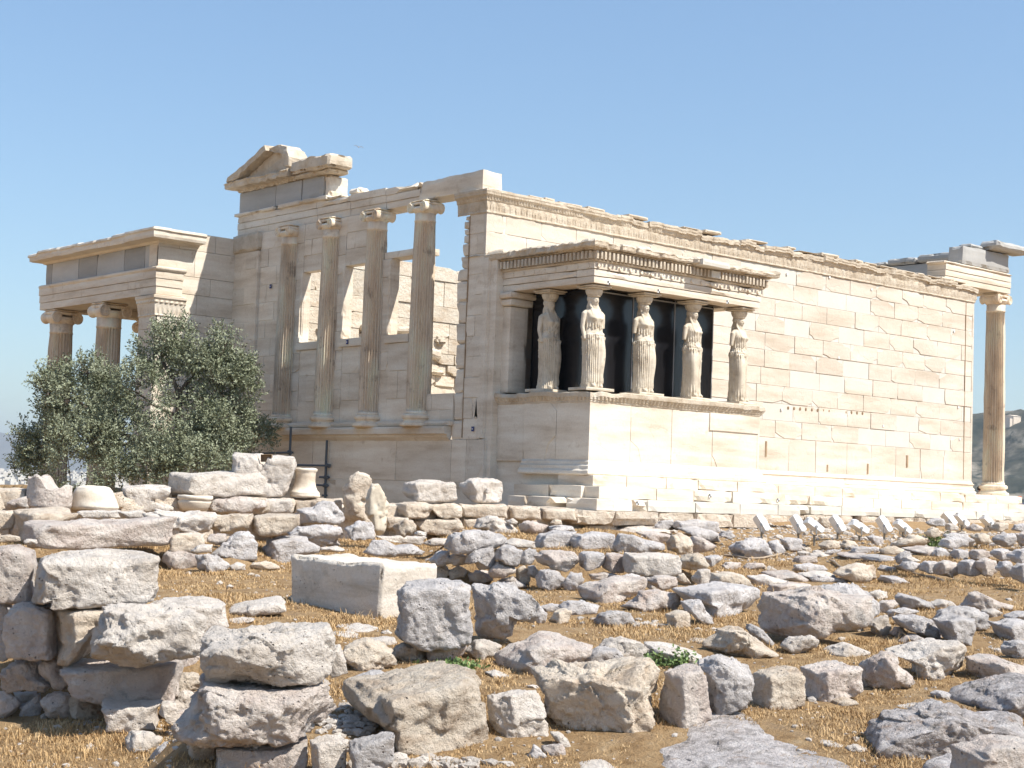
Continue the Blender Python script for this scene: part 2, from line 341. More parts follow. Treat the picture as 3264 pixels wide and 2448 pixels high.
# pits, putlog slots in the long wall: raised boxes, inner shade painted dark brown
M['hole_shade']=stone('painted_hole_shade',[(.3,c_(.25,.17,.10)),(.7,c_(.40,.29,.19))],5,.5,vary=0)  # dark brown stands for the shade inside cuts and grooves
for px,pz,wd,h in [(10.28,.98,.07,.42),(16.85,.9,.08,.36),(13.0,.55,.06,.2),(14.9,.6,.07,.3)]:
    pit=MB(); pit.box(px-wd/2,px+wd/2,-.012,.02,pz-h/2,pz+h/2); pit.build('slot_shade',M['hole_shade'],T)
for i,px in enumerate(np.linspace(11.2,14.6,14)):
    if i in(8,9): continue
    pit=MB(); pit.rbox(px-.045,px+.045,-.013,.02,2.11+.004*i,2.21+.004*i,.008,.03,.02,0,i); pit.build('recess_shade',M['hole_shade'],T)
old.box(-.004,.08,-.004,.08,5.1,6.07); old.box(LW-.08,LW+.004,-.004,.08,.37,6.07); g_=MB(); g_.box(LW-.47,LW-.448,-.016,.01,.45,6.05); g_.build('anta_shade_strip',M['hole_shade'],T); old.build('wall_masonry',M['wall'],T); new.build('wall_repair',M['new'],T); core.build('wall_core',M['rough'],T)  # line beside the anta is a raised dark strip painting the step's shade
# epikranitis: carved crown of the long wall and anta
EP=[(0.02,6.06),(.035,6.08),(.03,6.12),(.035,6.2),(.045,6.28),(.05,6.34),(.075,6.36),(.085,6.39),(.10,6.43),(.125,6.46),(.15,6.48),(.155,6.52),(.17,6.55),(.17,6.60),(.10,6.62),(-.25,6.62),(-.62,6.60)]
def ep_disp(s,v,o,z):
    k=np.zeros_like(o); dz=np.zeros_like(o)
    band=(z>6.10)&(z<6.34); k+=np.where(band,.022*abs(math.sin(math.pi*s/.19))*np.sin((z-6.1)/.24*math.pi)-.006+.010*math.sin(s*71.)*np.sin(z*60),0)
    band=(z>6.36)&(z<6.44); k+=np.where(band,.018*(abs(math.sin(math.pi*s/.09))-.4),0)
    band=(z>6.455)&(z<6.5); k+=np.where(band,.012*(abs(math.sin(math.pi*s/.07))-.4),0)
    P=np.stack([np.full_like(o,s),o*2,z*1.5],1)
    n=fbm(P,.9,2)+.35*fbm(P,4,2); far=min(1,max(0,(s-3.0)/4))
    cb=cellv(s+.25*math.sin(s*2.3),.62,1); br=np.clip(n*.8-.35+.25*far,0,1)+np.clip(cb-.55,0,1)*1.3*far; br=np.clip(br,0,1)
    k+=-np.where(o>.05,o*.75*br,0)
    top=z>6.47; dz+=np.where(top,-.10*far*np.clip(cb-.3,0,1)-.05*far*cellv(s,.21,3),0)
    dz+=fbm(P+9,5,2)*.008; k+=fbm(P+5,7,2)*.010
    return k,dz
ep=MB(); sweep(ep,[(0,1.05),(0,0),(LW,0),(LW,1.3)],EP,.03,ep_disp)
ep.build('carved_crown_moulding',M['warm'],T)
# small loose crown stones along the broken top
tp=MB()
rr=random.Random(3); x=1.2
while x<LW-.6:
    L=rr.uniform(.35,.9); h=rr.uniform(.03,.10)
    if rr.random()<.75: (tp.build('broken_coping',M['warm'],T),tp.__init__()) if tp.v else 0; tp.rbox(x,x+L,-.10-rr.uniform(0,.05),.5,6.58,6.60+h,.01,.12,.02,rr.uniform(-.08,.08),seed=x)
    x+=L+rr.uniform(.02,.2)
tp.build('broken_coping',M['warm'],T)
# base moulding and stepped platform
bm=MB(); BP=[(0,.40),(.02,.36),(.03,.33),(.06,.31),(.06,.29),(.035,.26),(.04,.2),(.075,.17),(.085,.13),(.075,.10),(.11,.08),(.125,.04),(.11,0.0),(-.1,0)]
def nz_disp(a):
    def f(s,v,o,z):
        P=np.stack([np.full_like(o,s),o,z],1); q=np.clip(fbm(P+3,1.1,3)-.35,0,1)
        return fbm(P,5,3)*a-o*q*.8, fbm(P+8,5,2)*a*.4
    return f
sweep(bm,[(6.1,0),(LW,0),(LW,1.0)],BP,.06,nz_disp(.006)); bm.build('base_moulding',M['old'],T)
st=MB(); sn=MB()
def course(mb,x0,x1,y0,y1,z0,z1,L,seed,ax=0,amp=.006,chip=.06):
    r=random.Random(seed); u=x0 if ax==0 else y0; end=x1 if ax==0 else y1
    while u<end-.01:
        l=L*r.uniform(.8,1.2); e=u+l
        if end-e<L*.4:e=end
        t=r.uniform(-.05,.05)
        if ax==0: mb.rbox(u+.004,e-.004,y0,y1,z0,z1,amp,.16,.008,t,seed+u,chip)
        else: mb.rbox(x0,x1,u+.004,e-.004,z0,z1,amp,.16,.008,t,seed+u,chip)
        u=e
course(st,6.0,22.75,-.35,1.2,-.265,0,1.5,1)
course(st,5.5,23.1,-.68,1.0,-.53,-.262,1.4,2)
course(sn,5.5,23.4,-1.0,.8,-.78,-.527,1.5,3); sn.build('restored_step',M['new'],T); sn=MB()
# platform under the statue porch
course(st,.12,6.3,-3.72,-2.6,-.265,-.02,1.2,21); course(st,.0,6.2,-4.05,-3.0,-.53,-.262,1.5,22); course(sn,1.2,6.4,-4.35,-3.3,-.78,-.527,1.3,23)
course(st,-.35,1.2,-4.35,-3.4,-.78,-.527,1.0,24,chip=.2)
course(st,-.1,.6,-3.6,-1.4,-.53,-.262,1.1,25,ax=1,chip=.1); course(st,5.6,6.3,-3.3,-.6,-.265,0,1.2,26,ax=1); course(st,5.9,6.6,-3.3,-.9,-.78,-.262,1.2,27,ax=1)
course(st,-.7,.4,-3.3,-1.9,-.78,-.527,1.0,28,ax=1,chip=.2)
st.build('stepped_base',M['old'],T); sn.build('restored_step',M['new'],T)
fo=MB(); course(fo,-1.0,5.2,-4.45,-3.2,-1.08,-.775,1.4,31,chip=.15,amp=.015); course(fo,-.4,2.2,-4.2,-3.4,-1.5,-1.08,1.1,33,chip=.3,amp=.03); fo.build('foundation_course',M['poros'],T); fo=MB(); course(fo,5.2,23.2,-1.1,.4,-1.1,-.775,.8,32,chip=.3,amp=.03)
fo.build('foundation_course',M['poros'],T)
fl=MB(); fl.box(.0,22.5,.6,11.0,-.6,-.3); fl.build('floor',M['rough'],T)
# north wall, rough inner face seen through the west front
nw=MB(); masonry(nw,None,(0,10.5,0),(1,0,0),(0,-1,0),.3,22,[(-.3+i*.34,-.3+(i+1)*.34) for i in range(12)],.7,seed=44,jit=.07,clip=.5,depth=.2,gap=.03,tv=.12)
masonry(nw,None,(0,10.5,0),(1,0,0),(0,-1,0),.3,22,[(3.78+i*.49,3.78+(i+1)*.49) for i in range(3)]+[(5.25,6.05),(6.05,6.5)],1.25,seed=45,jit=.03,clip=.25,depth=.2,gap=.012,tv=.1)
nw.box(.1,22,10.57,11.1,-3.3,6.42)
r=random.Random(4)
for i in range(70):
    x0=r.uniform(.5,12); z0=r.uniform(.2,4.6); nw.rbox(x0,x0+r.uniform(.3,.8),10.32,10.6,z0,z0+r.uniform(.12,.3),.05,.1,.04,r.uniform(-.12,.12),i,.1)
nw.box(6.15,6.32,10.40,10.42,1.25,1.27)
nw.build('inner_wall',M['rough'],T)
# west front: wall between half columns, x=0 face
ww=MB(); wn=ww
TH=.26
def wblk(y0,y1,z0,z1,L=.9,seed=0,rh=.49,x=0,pn=.12,clip=.25):
    k=max(1,round((z1-z0)/rh)); h=(z1-z0)/k
    masonry(ww,wn,(x,y1,0),(0,-1,0),(-1,0,0),0,y1-y0,[(z0+i*h,z0+(i+1)*h) for i in range(k)],L,seed=seed,pn=pn,clip=clip,jit=.008,tv=.09)
    ww.box(x+.018,x+TH,y0+.001,y1-.001,z0+.002,z1-.002)
wblk(9.85,11.14,1.05,6.06,1.4,1,x=-.08)            # north pilaster
wblk(8.28,9.85,1.05,6.58,.8,2); wblk(7.64,8.26,1.05,6.58,.7,3)
wblk(6.58,7.64,5.27,6.58,.8,4); wblk(6.28,6.58,1.05,6.58,.6,5); wblk(5.67,6.26,1.05,6.58,.6,6)
wblk(4.6,5.67,5.27,6.58,.8,7); wblk(4.30,4.6,1.05,6.58,.6,8)
wblk(3.66,4.28,1.05,5.3,.62,9,pn=.5); wblk(2.35,2.62,1.05,5.3,.6,10)
ww.rbox(.0,.5,2.35,3.98,5.3,5.48,.006,.1,.01,0,1)   # open lintel
for a,b,s in ((6.58,7.64,11),(4.6,5.67,12),(2.62,3.66,13)): wblk(a,b,1.05,3.15,.8,s,rh=.7)
wblk(1.0,2.3,1.05,1.84,.9,14,rh=.4)
wblk(1.0,11.14,-3.3,.74,1.75,15,rh=1.05,clip=.12,pn=.05)
wblk(-.2,1.0,-3.3,.74,1.2,16,rh=1.0)
wblk(.0,.62,.74,6.08,.62,17); ww.box(.5,.66,.0,.7,.74,6.05)
for (a,b,sd_) in ((6.7,7.8,1),(4.75,5.82,2),(2.8,3.82,3)):
    ww.rbox(-.05,.30,a,b,3.15,3.36,.004,.1,.006,-.03,sd_)
    for yj in (b-.17,): ww.rbox(-.04,.26,yj,yj+.10,3.36,5.27,.006,.12,.008,.0,yj,chip=.05)
ww.box(.10,.26,7.66,11.1,1.05,6.5); ww.box(.10,.26,4.3,4.6,1.05,6.5); ww.box(.10,.26,3.7,4.3,1.05,5.3); ww.box(.10,.26,5.7,6.56,1.05,6.5); ww.box(.08,.6,-.35,.64,-.5,4.98); ww.rbox(-.012,.3,-.13,.10,.76,5.0,.008,.12,.01,-.02,5); ww.rbox(-.088,.1,9.82,9.96,1.06,6.06,.006,.15,.01,-.02,6); g_=MB(); g_.box(-.014,.02,.60,.622,.78,6.03); g_.build('anta_shade_strip',M['hole_shade'],T); ww.build('front_wall',M['old'],T)  # west anta line: another raised strip with the step's shade as its colour
# ragged inner edge of the south-west anta
rg=MB()
prof=[(.74,1.02),(1.2,1.0),(1.84,1.0),(2.4,.95),(3.0,.97),(3.5,.99),(4.0,.99),(4.5,1.02),(4.8,.98),(5.1,.86),(5.4,.84),(5.6,.78),(5.75,.84),(5.95,.82),(6.07,.72)]
for i in range(len(prof)-1):
    (za,ya),(zb,yb)=prof[i],prof[i+1]; rg.rbox(.0,.62,.60,(ya+yb)/2+.02,za,zb,.02,.09,.015,random.Random(i).uniform(-.06,.06),i*1.7,.05)
rg.build('broken_anta_edge',M['old'],T)
lg=MB(); LP=[(0,.70),(.03,.74),(.06,.76),(.10,.80),(.12,.86),(.20,.87),(.21,1.0),(.19,1.05),(-.1,1.05)]
sweep(lg,[(0,11.1),(0,1.05)],LP,.08,nz_disp(.008)); 
lg.rbox(-.12,.05,.95,10.9,1.05,1.2,.008,.2,.02,0,3)
lg.build('ledge_moulding',M['old'],T)
# architrave, frieze, cornice, pediment fragment
ar=MB()
def fascia(mb,y0,y1,z0,z1,seed,top=None,x=0,xb=.7,crown=True,chip=.05,t=0):
    h=(z1-z0)
    for k in range(3): mb.rbox(x+.045-.02*k,xb-.03,y0,y1,z0+h*k/3,z0+h*(k+1)/3,.003,.2,.004,t,seed+k,.0 if k<2 else chip)
fascia(ar,7.15,11.2,6.59,7.16,1); fascia(ar,5.6,7.14,6.59,7.16,2); fascia(ar,4.05,5.59,6.59,7.15,3,chip=.2); fascia(ar,2.65,4.04,6.59,7.12,4,chip=.35)
ar.rbox(-.08,.65,9.2,11.28,7.14,7.26,.01,.1,.02,0,4,.1); ar.rbox(-.08,.65,6.6,9.0,7.14,7.27,.008,.1,.015,0,5,.05); ar.rbox(.0,.6,6.0,6.6,7.14,7.22,.01,.1,.02,0,6,.1)
ar.rbox(.1,.5,5.35,5.85,7.16,7.34,.03,.08,.03,.05,7,.1)
ar.build('architrave',M['old'],T)
a2=MB(); a2.rbox(.0,.62,.20,2.63,6.64,7.12,.006,.15,.01,-.04,9,.04); a2.rbox(.02,.6,-.0,1.0,6.6,6.66,.004,.2,.01,0,2); a2.build('beam',M['old'],T)
fr=MB(); fr.rbox(.06,.55,9.3,11.22,7.25,7.86,.006,.2,.01,-.02,1,.02); fr.rbox(.06,.55,8.0,9.29,7.25,7.86,.006,.2,.01,.03,2); fr.rbox(.06,.55,6.95,7.99,7.25,7.86,.006,.2,.01,-.0,3,.05); fr.build('frieze',M['blue'],T)
f2=MB(); f2.rbox(.1,.75,6.72,6.96,7.22,7.86,.03,.08,.02,0,5,.1); f2.build('broken_frieze_end',M['old'],T)
co=MB()
CPf=[(0,7.86),(.03,7.87),(.05,7.92),(.10,7.95),(.30,7.96),(.32,8.0),(.32,8.09),(.35,8.13),(.30,8.16),(-.5,8.16)]
def cdisp(s,v,o,z):
    P=np.stack([np.full_like(o,s),o,z],1); q=np.clip(fbm(P+7,1.3,3)-.1,0,1); d=np.where((o>.03)&(o<.13),.02*(1 if math.sin(s*70)>0 else -1),0)
    cb=cellv(s,.55,7); return d-o*(q*.3+.4*np.clip(cb-.5,0,1))+fbm(P,8,3)*.02, fbm(P+4,8,3)*.02-.08*np.clip(cb-.3,0,1)*(z>8.1)
sweep(co,[(.5,11.24),(.06,11.24),(.06,8.25)],CPf,.05,cdisp)
co.rbox(-.12,.55,6.45,8.28,7.86,8.0,.02,.08,.03,0,3,.1); co.rbox(-.24,.5,6.28,8.2,7.98,8.32,.05,.06,.03,.06,5,.25)
co.box(.12,.5,6.9,11.15,7.7,8.1); co.build('cornice',M['warm'],T)
pd=MB()
def prism(mb,yz,x0,x1,res=.08,amp=.02,seed=0,t=0):
    """irregular slab: yz outline between x0 and x1, subdivided rim"""
    pts=[]
    for i,(a,b) in enumerate(yz):
        c,d=yz[(i+1)%len(yz)]; k=max(1,int(math.hypot(c-a,d-b)/res))
        for j in range(k): pts.append((a+(c-a)*j/k,b+(d-b)*j/k))
    n=len(pts); cy=sum(p[0] for p in pts)/n; cz=sum(p[1] for p in pts)/n; V=[];Fc=[]
    layers=[(x0,.0),(x0,.5),(x0,.95),(x0+.02,1),(x0*.5+x1*.5,1.0),(x1-.02,1),(x1,.95),(x1,.5),(x1,0)]
    for x,s in layers:
        for a,b in pts: V.append((x,cy+(a-cy)*s,cz+(b-cz)*s))
    V=np.array(V); V+=np.stack([fbm(V+seed+k*7,3,3) for k in range(3)],1)*amp
    for i in range(len(layers)-1):
        for k in range(n): Fc.append((i*n+k,i*n+(k+1)%n,(i+1)*n+(k+1)%n,(i+1)*n+k))
    mb.add(V,Fc,t)
prism(pd,[(11.0,8.14),(10.4,8.36),(9.45,8.78),(8.9,8.80),(8.55,8.66),(8.45,8.3),(8.5,8.14)],-.02,.55,amp=.03,seed=2)
prism(pd,[(11.45,8.14),(11.35,8.28),(10.5,8.54),(9.42,8.96),(9.34,8.80),(10.9,8.18)],-.30,.1,amp=.03,seed=5)
prism(pd,[(9.45,8.92),(8.95,8.95),(8.6,8.80),(8.4,8.5),(8.42,8.25),(8.6,8.3),(8.7,8.62),(9.3,8.82)],-.12,.55,amp=.04,seed=8)
pd.build('pediment_fragment',M['warm'],T)
# ------------------------------------------------ ionic columns
def ionic(x,y,z0,z1,D,face,parent,name='column',seed=0,base=True,lab=None):
    """face: 'x' = volutes on the west and east sides, 'y' = on the south and north"""
    col=bpy.data.objects.new(name,None); COL.objects.link(col); col.parent=parent
    if lab: col['label']=lab
    R0=D/2; H=z1-z0; bh=D*.5; ch=D*.54; R1=R0*.86
    b=MB(); s=MB(); c=MB()
    bp=[(R0*1.40,0),(R0*1.45,.04*D),(R0*1.42,.13*D),(R0*1.22,.16*D),(R0*1.13,.24*D),(R0*1.18,.30*D),(R0*1.3,.33*D),(R0*1.32,.42*D),(R0*1.2,.48*D),(R0*1.08,.5*D)]
    lathe(b,bp,(x,y,z0),48); b.build('column_base',M['column'],col)
    zs=[bh-.01,bh+.06,bh+.08,bh+.14]; n=14
    neck=H-ch-D*.35
    for i in range(1,n): zs.append(bh+.14+(neck-bh-.2)*i/n)
    pr=[(R0*1.10,zs[0]),(R0*1.04,zs[1])]
    hh=neck
    for zz in zs[2:]: u=(zz-bh)/(hh-bh); pr.append((R0+(R1-R0)*u+.012*math.sin(math.pi*u),zz))
    pr+=[(R1,neck-.05),(R1*1.01,neck),(R1*1.06,neck+.02),(R1*1.0,neck+.05),(R1*.99,H-ch+.02)]
    lathe(s,pr,(x,y,z0),192,flute=1,fd=.115,fr=(zs[2],neck-.02),wob=.035,t=0); sh=s.build('column_shaft',M['column'],col,smooth=True)
    # capital
    zc=z1-ch
    lathe(c,[(R1*1.0,0),(R1*1.12,ch*.10),(R1*1.28,ch*.30),(R1*1.15,ch*.45),(R1*1.0,ch*.5)],(x,y,zc),48)
    rv=ch*.40; hw=R1*1.10; off=R1*.97
    for sgn in (-1,1):
        # bolster drum between the two volutes of a side, with concave waist
        ax=np.array([1,0]) if face=='x' else np.array([0,1]); pp=np.array([ax[1],ax[0]])
        ring=[];nn=20;VV=[];FF=[]
        us=np.linspace(-hw,hw,25)
        for u in us:
            q=abs(u)/hw; rr_=rv*(.62+.38*q**1.6)*(1+.05*math.cos(u*60)*(q<.85))
            for k in range(nn):
                a=2*math.pi*k/nn; lat=sgn*off+math.cos(a)*rr_; VV.append((x+ax[0]*u+pp[0]*lat,y+ax[1]*u+pp[1]*lat,zc+ch*.42+math.sin(a)*rr_))
        for i in range(len(us)-1):
            for k in range(nn): FF.append((i*nn+k,i*nn+(k+1)%nn,(i+1)*nn+(k+1)%nn,(i+1)*nn+k))
        FF.append(tuple(range(nn))); FF.append(tuple((len(us)-1)*nn+k for k in range(nn)))
        c.add(VV,FF)
        for e in (-1,1):   # spiral fillet
            pts=[]
            for k in range(44):
                a=k/44*5*math.pi; rr_=rv*.97*(1-.16*a/math.pi); ang=sgn*(math.pi/2-a) if e<0 else sgn*(math.pi/2-a)
                lat=sgn*off+math.sin(a)*rr_*sgn; hgt=math.cos(a)*rr_
                pts.append((x+ax[0]*e*(hw+.008)+pp[0]*lat,y+ax[1]*e*(hw+.008)+pp[1]*lat,zc+ch*.42+hgt))
            tube(c,pts,.016,5)
    a_=R1*1.28
    ex,ey=(hw*.96,off+rv*.55) if face=='x' else (off+rv*.55,hw*.96)
    c.rbox(x-ex,x+ex,y-ey,y+ey,zc+ch*.62,zc+ch*.84,.006,.08,.01,0,seed)
    c.rbox(x-ex*.98,x+ex*.98,y-ey*1.0,y+ey*1.0,zc+ch*.84,z1+.003,.006,.08,.02,0,seed+1,.03)
    c.build('capital',M['column'],col,smooth=False)
    return col
for i,yy in enumerate([8.26,6.275,4.29,2.307]): ionic(-.03,yy,1.05,6.59,.60,'x',T,seed=i)
ionic(22.15,.38,0,6.59,.69,'y',T,seed=7,lab='free-standing fluted column at the far east corner')
for yy in (2.49,4.6,6.71,8.8,10.9): ionic(22.15,yy,0,6.59,.69,'x',T,seed=7)
# north anta capital of the west front
ac=MB(); ac.rbox(-.14,.5,9.8,11.2,6.06,6.6,.012,.1,.03,0,3,.05); ac.build('pilaster_capital',M['warm'],T)
# east porch entablature
ea=MB()
for k in range(3): ea.rbox(18.75+.0*k,22.5,.06-.02*k,.72,6.59+.19*k,6.59+.19*(k+1),.004,.2,.006,0,k,.06 if k==2 else .0)
ea.rbox(18.6,22.55,-.02,.75,7.15,7.25,.008,.1,.02,0,4,.04)
for k in range(3): ea.rbox(21.8,22.5,.72,11.0,6.59+.19*k,6.59+.19*(k+1),.004,.3,.01,0,k)
ea.build('east_architrave',M['old'],T)
ef=MB(); ef.rbox(19.7,22.45,.04,.6,7.25,7.86,.015,.15,.02,0,3,.08); ef.rbox(21.85,22.45,.6,6.2,7.2,7.80,.01,.2,.02,-.02,4); ef.build('east_frieze',M['blue'],T)
ec=MB(); ec.rbox(21.1,23.1,-.35,.4,7.90,8.16,.03,.1,.04,.05,3,.1); ec.rbox(20.4,21.6,.2,.7,7.86,8.02,.02,.1,.03,0,4,.1)
for a,b,h in ((.6,1.8,8.06),(1.85,3.2,8.08),(3.25,4.4,8.02),(4.45,5.7,7.96)): ec.rbox(21.75,22.6,a,b,7.80,h,.02,.1,.03,0,a,.1)
ec.build('east_cornice',M['blue'],T)
# ------------------------------------------------ north porch
npn=MB(); nnw=npn
rn=[(-3.3+i*.5,-2.8+i*.5) for i in range(14)]+[(3.7,4.2),(4.75,5.25),(5.25,6.0),(6.0,6.5)]
def skn(u,z): return False
masonry(npn,nnw,(-2.5,11.1,0),(1,0,0),(0,-1,0),0,2.5,rn,1.15,seed=61,pn=.05,clip=.08); masonry(npn,nnw,(-2.5,11.1,0),(1,0,0),(0,-1,0),0,2.5,[(4.2,4.75)],1.15,seed=62,pn=.0,clip=.1)
npn.box(-2.45,-.05,11.15,11.7,-3.3,6.48)
masonry(npn,nnw,(-2.5,12.05,0),(0,-1,0),(-1,0,0),0,.95,rn[:15],1.0,seed=63,pn=.05,clip=.05); npn.box(-2.45,-1.8,11.15,12.04,-3.3,4.6)
npn.build('porch_wall',M['old'],T)
na=MB()
for k in range(3): na.rbox(-2.53-.02*k,-1.7,11.08-.02*k,18.45+.02*k,4.66+.22*k,4.66+.22*(k+1),.004,.3,.006,0,k+5)
for k in range(3): na.rbox(-1.7,8.2,17.75,18.45+.02*k,4.66+.22*k,4.66+.22*(k+1),.004,.4,.006,0,k+5)
sweep(na,[(-2.5,18.45),(-2.5,11.08),(-1.65,11.08)],[(0.05,5.3),(.08,5.33),(.10,5.36),(.10,5.4),(.05,5.43),(-.1,5.43)],.1,nz_disp(.008))
sweep(na,[(-2.5,12.05),(-2.5,11.1),(-1.62,11.1)],[(0,4.05),(.03,4.08),(.02,4.12),(.05,4.3),(.07,4.4),(.10,4.44),(.10,4.5),(.14,4.55),(.14,4.62),(.03,4.65),(-.05,4.65)],.03,
   lambda s,v,o,z:(np.where((z>4.1)&(z<4.45),.02*math.sin(s*45)*np.sin(z*30),0),z*0))
na.build('porch_architrave',M['old'],T)
nf=MB(); ys=[(11.16,12.0,.22),(12.0,13.2,-.1),(13.2,14.9,.2),(14.9,16.1,-.08),(16.1,17.9,.25),(17.9,18.35,-.1)]
for a,b,t in ys: nf.rbox(-2.44,-1.9,a+.006,b-.006,5.43,6.14,.006,.2,.008,t,a,.03)
nf.rbox(-2.43,-1.66,11.13,11.4,5.43,6.14,.006,.2,.01,.1,3); nf.rbox(-1.9,8,17.8,18.35,5.43,6.14,.006,.4,.008,0,4)
nf.build('porch_frieze',M['blue'],T)
nc=MB(); sweep(nc,[(2.0,18.4),(-2.45,18.4),(-2.45,11.12),(-1.25,11.12)],[(0,6.08),(.05,6.1),(.08,6.15),(.42,6.17),(.44,6.24),(.44,6.34),(.48,6.38),(.46,6.44),(.3,6.48),(-.8,6.52)],.07,
   lambda s,v,o,z:(np.where(o>.3,-.22*np.clip(cellv(s+.2*math.sin(s*3),.7,2)-.6,0,1)*(s>3),0)+fbm(np.stack([o*0+s,o,z],1),6,2)*.012,-.10*np.clip(cellv(s,.9,5)-.3,0,1)*(z>6.3)))
nc.rbox(-2.4,-1.5,11.2,18.3,6.3,6.5,.02,.25,.03,0,5)
nc.build('porch_cornice',M['old'],T)
ns=MB(); ns.box(-1.75,8.0,11.2,17.9,4.95,5.15); ns.build('porch_ceiling',M['old'],T)
for (xx,yy) in ((-2.1,17.75),(-2.1,14.6),(1.0,17.75),(4.1,17.75),(7.2,17.75)): ionic(xx,yy,-3.1,4.66,.82,'x' if yy<17 and 0 else 'y',T,seed=3)
npf=MB(); npf.box(-3.2,8.5,11.1,19,-3.7,-3.1); npf.build('porch_floor',M['old'],T)
# ------------------------------------------------ statue porch
X0,X1,Y0=.24,5.9,-3.44
po=MB(); pn_=po
masonry(po,pn_,(X0,Y0,0),(1,0,0),(0,-1,0),0,X1-X0,[(.25,1.58)],1.35,seed=73,pn=.0,clip=.22,jit=.01,tv=.04)
masonry(po,pn_,(X0,0,0),(0,-1,0),(-1,0,0),0,-Y0,[(.25,1.58)],1.2,seed=77,pn=.0,clip=.22,jit=.01,tv=.04)
masonry(po,pn_,(X1,Y0,0),(0,1,0),(1,0,0),0,-Y0,[(.25,1.58)],1.2,seed=78,pn=.0,clip=.22,jit=.01)
po.box(X0+.05,X1-.05,Y0+.05,-.02,-.8,1.6)
po.rbox(4.1,5.86,Y0-.03,Y0+.1,1.14,1.56,.004,.15,.008,-.08,3)
for (qx,qy) in ((X0,Y0),(X1-.07,Y0)): po.box(qx-.004 if qx==X0 else qx,qx+.07 if qx==X0 else qx+.074,qy-.004,qy+.07,.255,1.56,.0)
po.build('podium',M['old'],T)
pb=MB(); sweep(pb,[(X0,-1.3),(X0,Y0),(X1,Y0),(X1,-.1)],[(0,.30),(.04,.26),(.05,.2),(.09,.17),(.10,.1),(.14,.06),(.15,0),(.13,-.03),(-.1,-.03)],.05,nz_disp(.014)); pb.build('podium_base',M['old'],T)
pc=MB()
def egg(zlo,zhi,per,amp):
    def f(s,v,o,z):
        P=np.stack([o*0+s,o,z],1); b=(z>zlo)&(z<zhi); q=np.clip(fbm(P+2,1.7,3)-.25,0,1)
        return np.where(b,amp*(abs(math.sin(math.pi*s/per))-.5),0)-o*q*.8+fbm(P,7,2)*.008,-.06*q*(z>zhi)
    return f
sweep(pc,[(X0,0.05),(X0,Y0),(X1,Y0),(X1,0)],[(0,1.55),(.015,1.57),(.02,1.6),(.04,1.62),(.05,1.645),(.07,1.67),(.08,1.695),(.11,1.71),(.115,1.74),(.12,1.80),(.10,1.82),(-.6,1.82)],.03,egg(1.61,1.70,.115,.035))
pc.box(X0+.3,X1-.3,Y0+.3,0,1.6,1.80)
pc.build('podium_cornice',M['warm'],T)
# entablature
en=MB()
for k in range(3): en.rbox(X0+.04-.02*k,X1-.04+.02*k,Y0+.04-.02*k,Y0+.6,4.18+.155*k,4.18+.155*(k+1),.003,.18,.006,0,k+2,.03 if k<2 else .06)
for k in range(3): en.rbox(X0+.04-.02*k,X0+.6,Y0+.6,-.0,4.18+.155*k,4.18+.155*(k+1),.003,.18,.006,0,k+12,.02)
for k in range(3): en.rbox(X1-.6,X1-.04+.02*k,Y0+.6,-.0,4.18+.155*k,4.18+.155*(k+1),.003,.18,.006,0,k+22)
for k in range(17):      # round discs left on the top fascia
    xx=X0+.12+k*.335; lathe_pts=[]
    V=[];n=14
    for yy_,rr_ in ((Y0-.005,.048),(Y0-.028,.040)):
        for j in range(n): V.append((xx+rr_*math.cos(2*math.pi*j/n),yy_,4.56+rr_*math.sin(2*math.pi*j/n)))
    en.add(V,[tuple(range(n,2*n))]+[(j,(j+1)%n,n+(j+1)%n,n+j) for j in range(n)])
for k in range(9):
    yy_=Y0+.2+k*.36; V=[];n=14
    for xx,rr_ in ((X0-.005,.048),(X0-.012,.044)):
        for j in range(n): V.append((xx,yy_+rr_*math.cos(2*math.pi*j/n),4.56+rr_*math.sin(2*math.pi*j/n)))
    en.add(V,[tuple(range(n,2*n))]+[(j,(j+1)%n,n+(j+1)%n,n+j) for j in range(n)])
en.build('porch_beam',M['old'],T)
de=MB()
de.box(X0+.0,X1-.0,Y0+.0,-.0,4.645,4.93,-.1)
for k in range(47):
    xx=X0-.06+k*.124; de.rbox(xx,xx+.072,Y0-.13,Y0+.01,4.69,4.87,.006,.06,.006,random.Random(k).uniform(-.1,.1),k)
for k in range(27):
    yy_=Y0-.0+k*.124; de.rbox(X0-.13,X0+.01,yy_,yy_+.072,4.69,4.87,.006,.06,.006,random.Random(k).uniform(-.1,.1),k+60)
    de.rbox(X1-.01,X1+.13,yy_,yy_+.072,4.69,4.87,.006,.06,.006,0,k+60)
sweep(de,[(X0,0.1),(X0,Y0),(X1,Y0),(X1,0)],[(0,4.64),(.03,4.65),(.05,4.68),(.02,4.69),(-.02,4.69)],.05,nz_disp(.005))
de.build('dentil_course',M['warm'],T)
rf=MB()
def rdisp(s,v,o,z):
    P=np.stack([o*0+s,o,z],1); q=np.clip(fbm(P+12,1.2,3)-.0,0,1); a=fbm(np.array([[s,0,1.7]]),1.0,3)[0]
    cb=cellv(s+.15*math.sin(s*4),.55,4); return np.where(o>.14,-.20*np.clip(cb-.35,0,1)-.10*np.clip(a+.2,0,1),0)+fbm(P,8,3)*.03,np.where(z>4.97,-.07*np.clip(cellv(s,.4,6)-.3,0,1)+a*.02,0)+fbm(P+3,8,3)*.018
sweep(rf,[(X0,.6),(X0,Y0),(X1,Y0),(X1,0)],[(0,4.86),(.06,4.88),(.14,4.90),(.16,4.915),(.27,4.93),(.29,4.96),(.29,5.02),(.30,5.05),(.27,5.08),(.2,5.11),(-.4,5.12)],.05,rdisp)
rf.rbox(X0,X1,Y0+.1,0,4.93,5.11,.02,.3,.02,0,4)
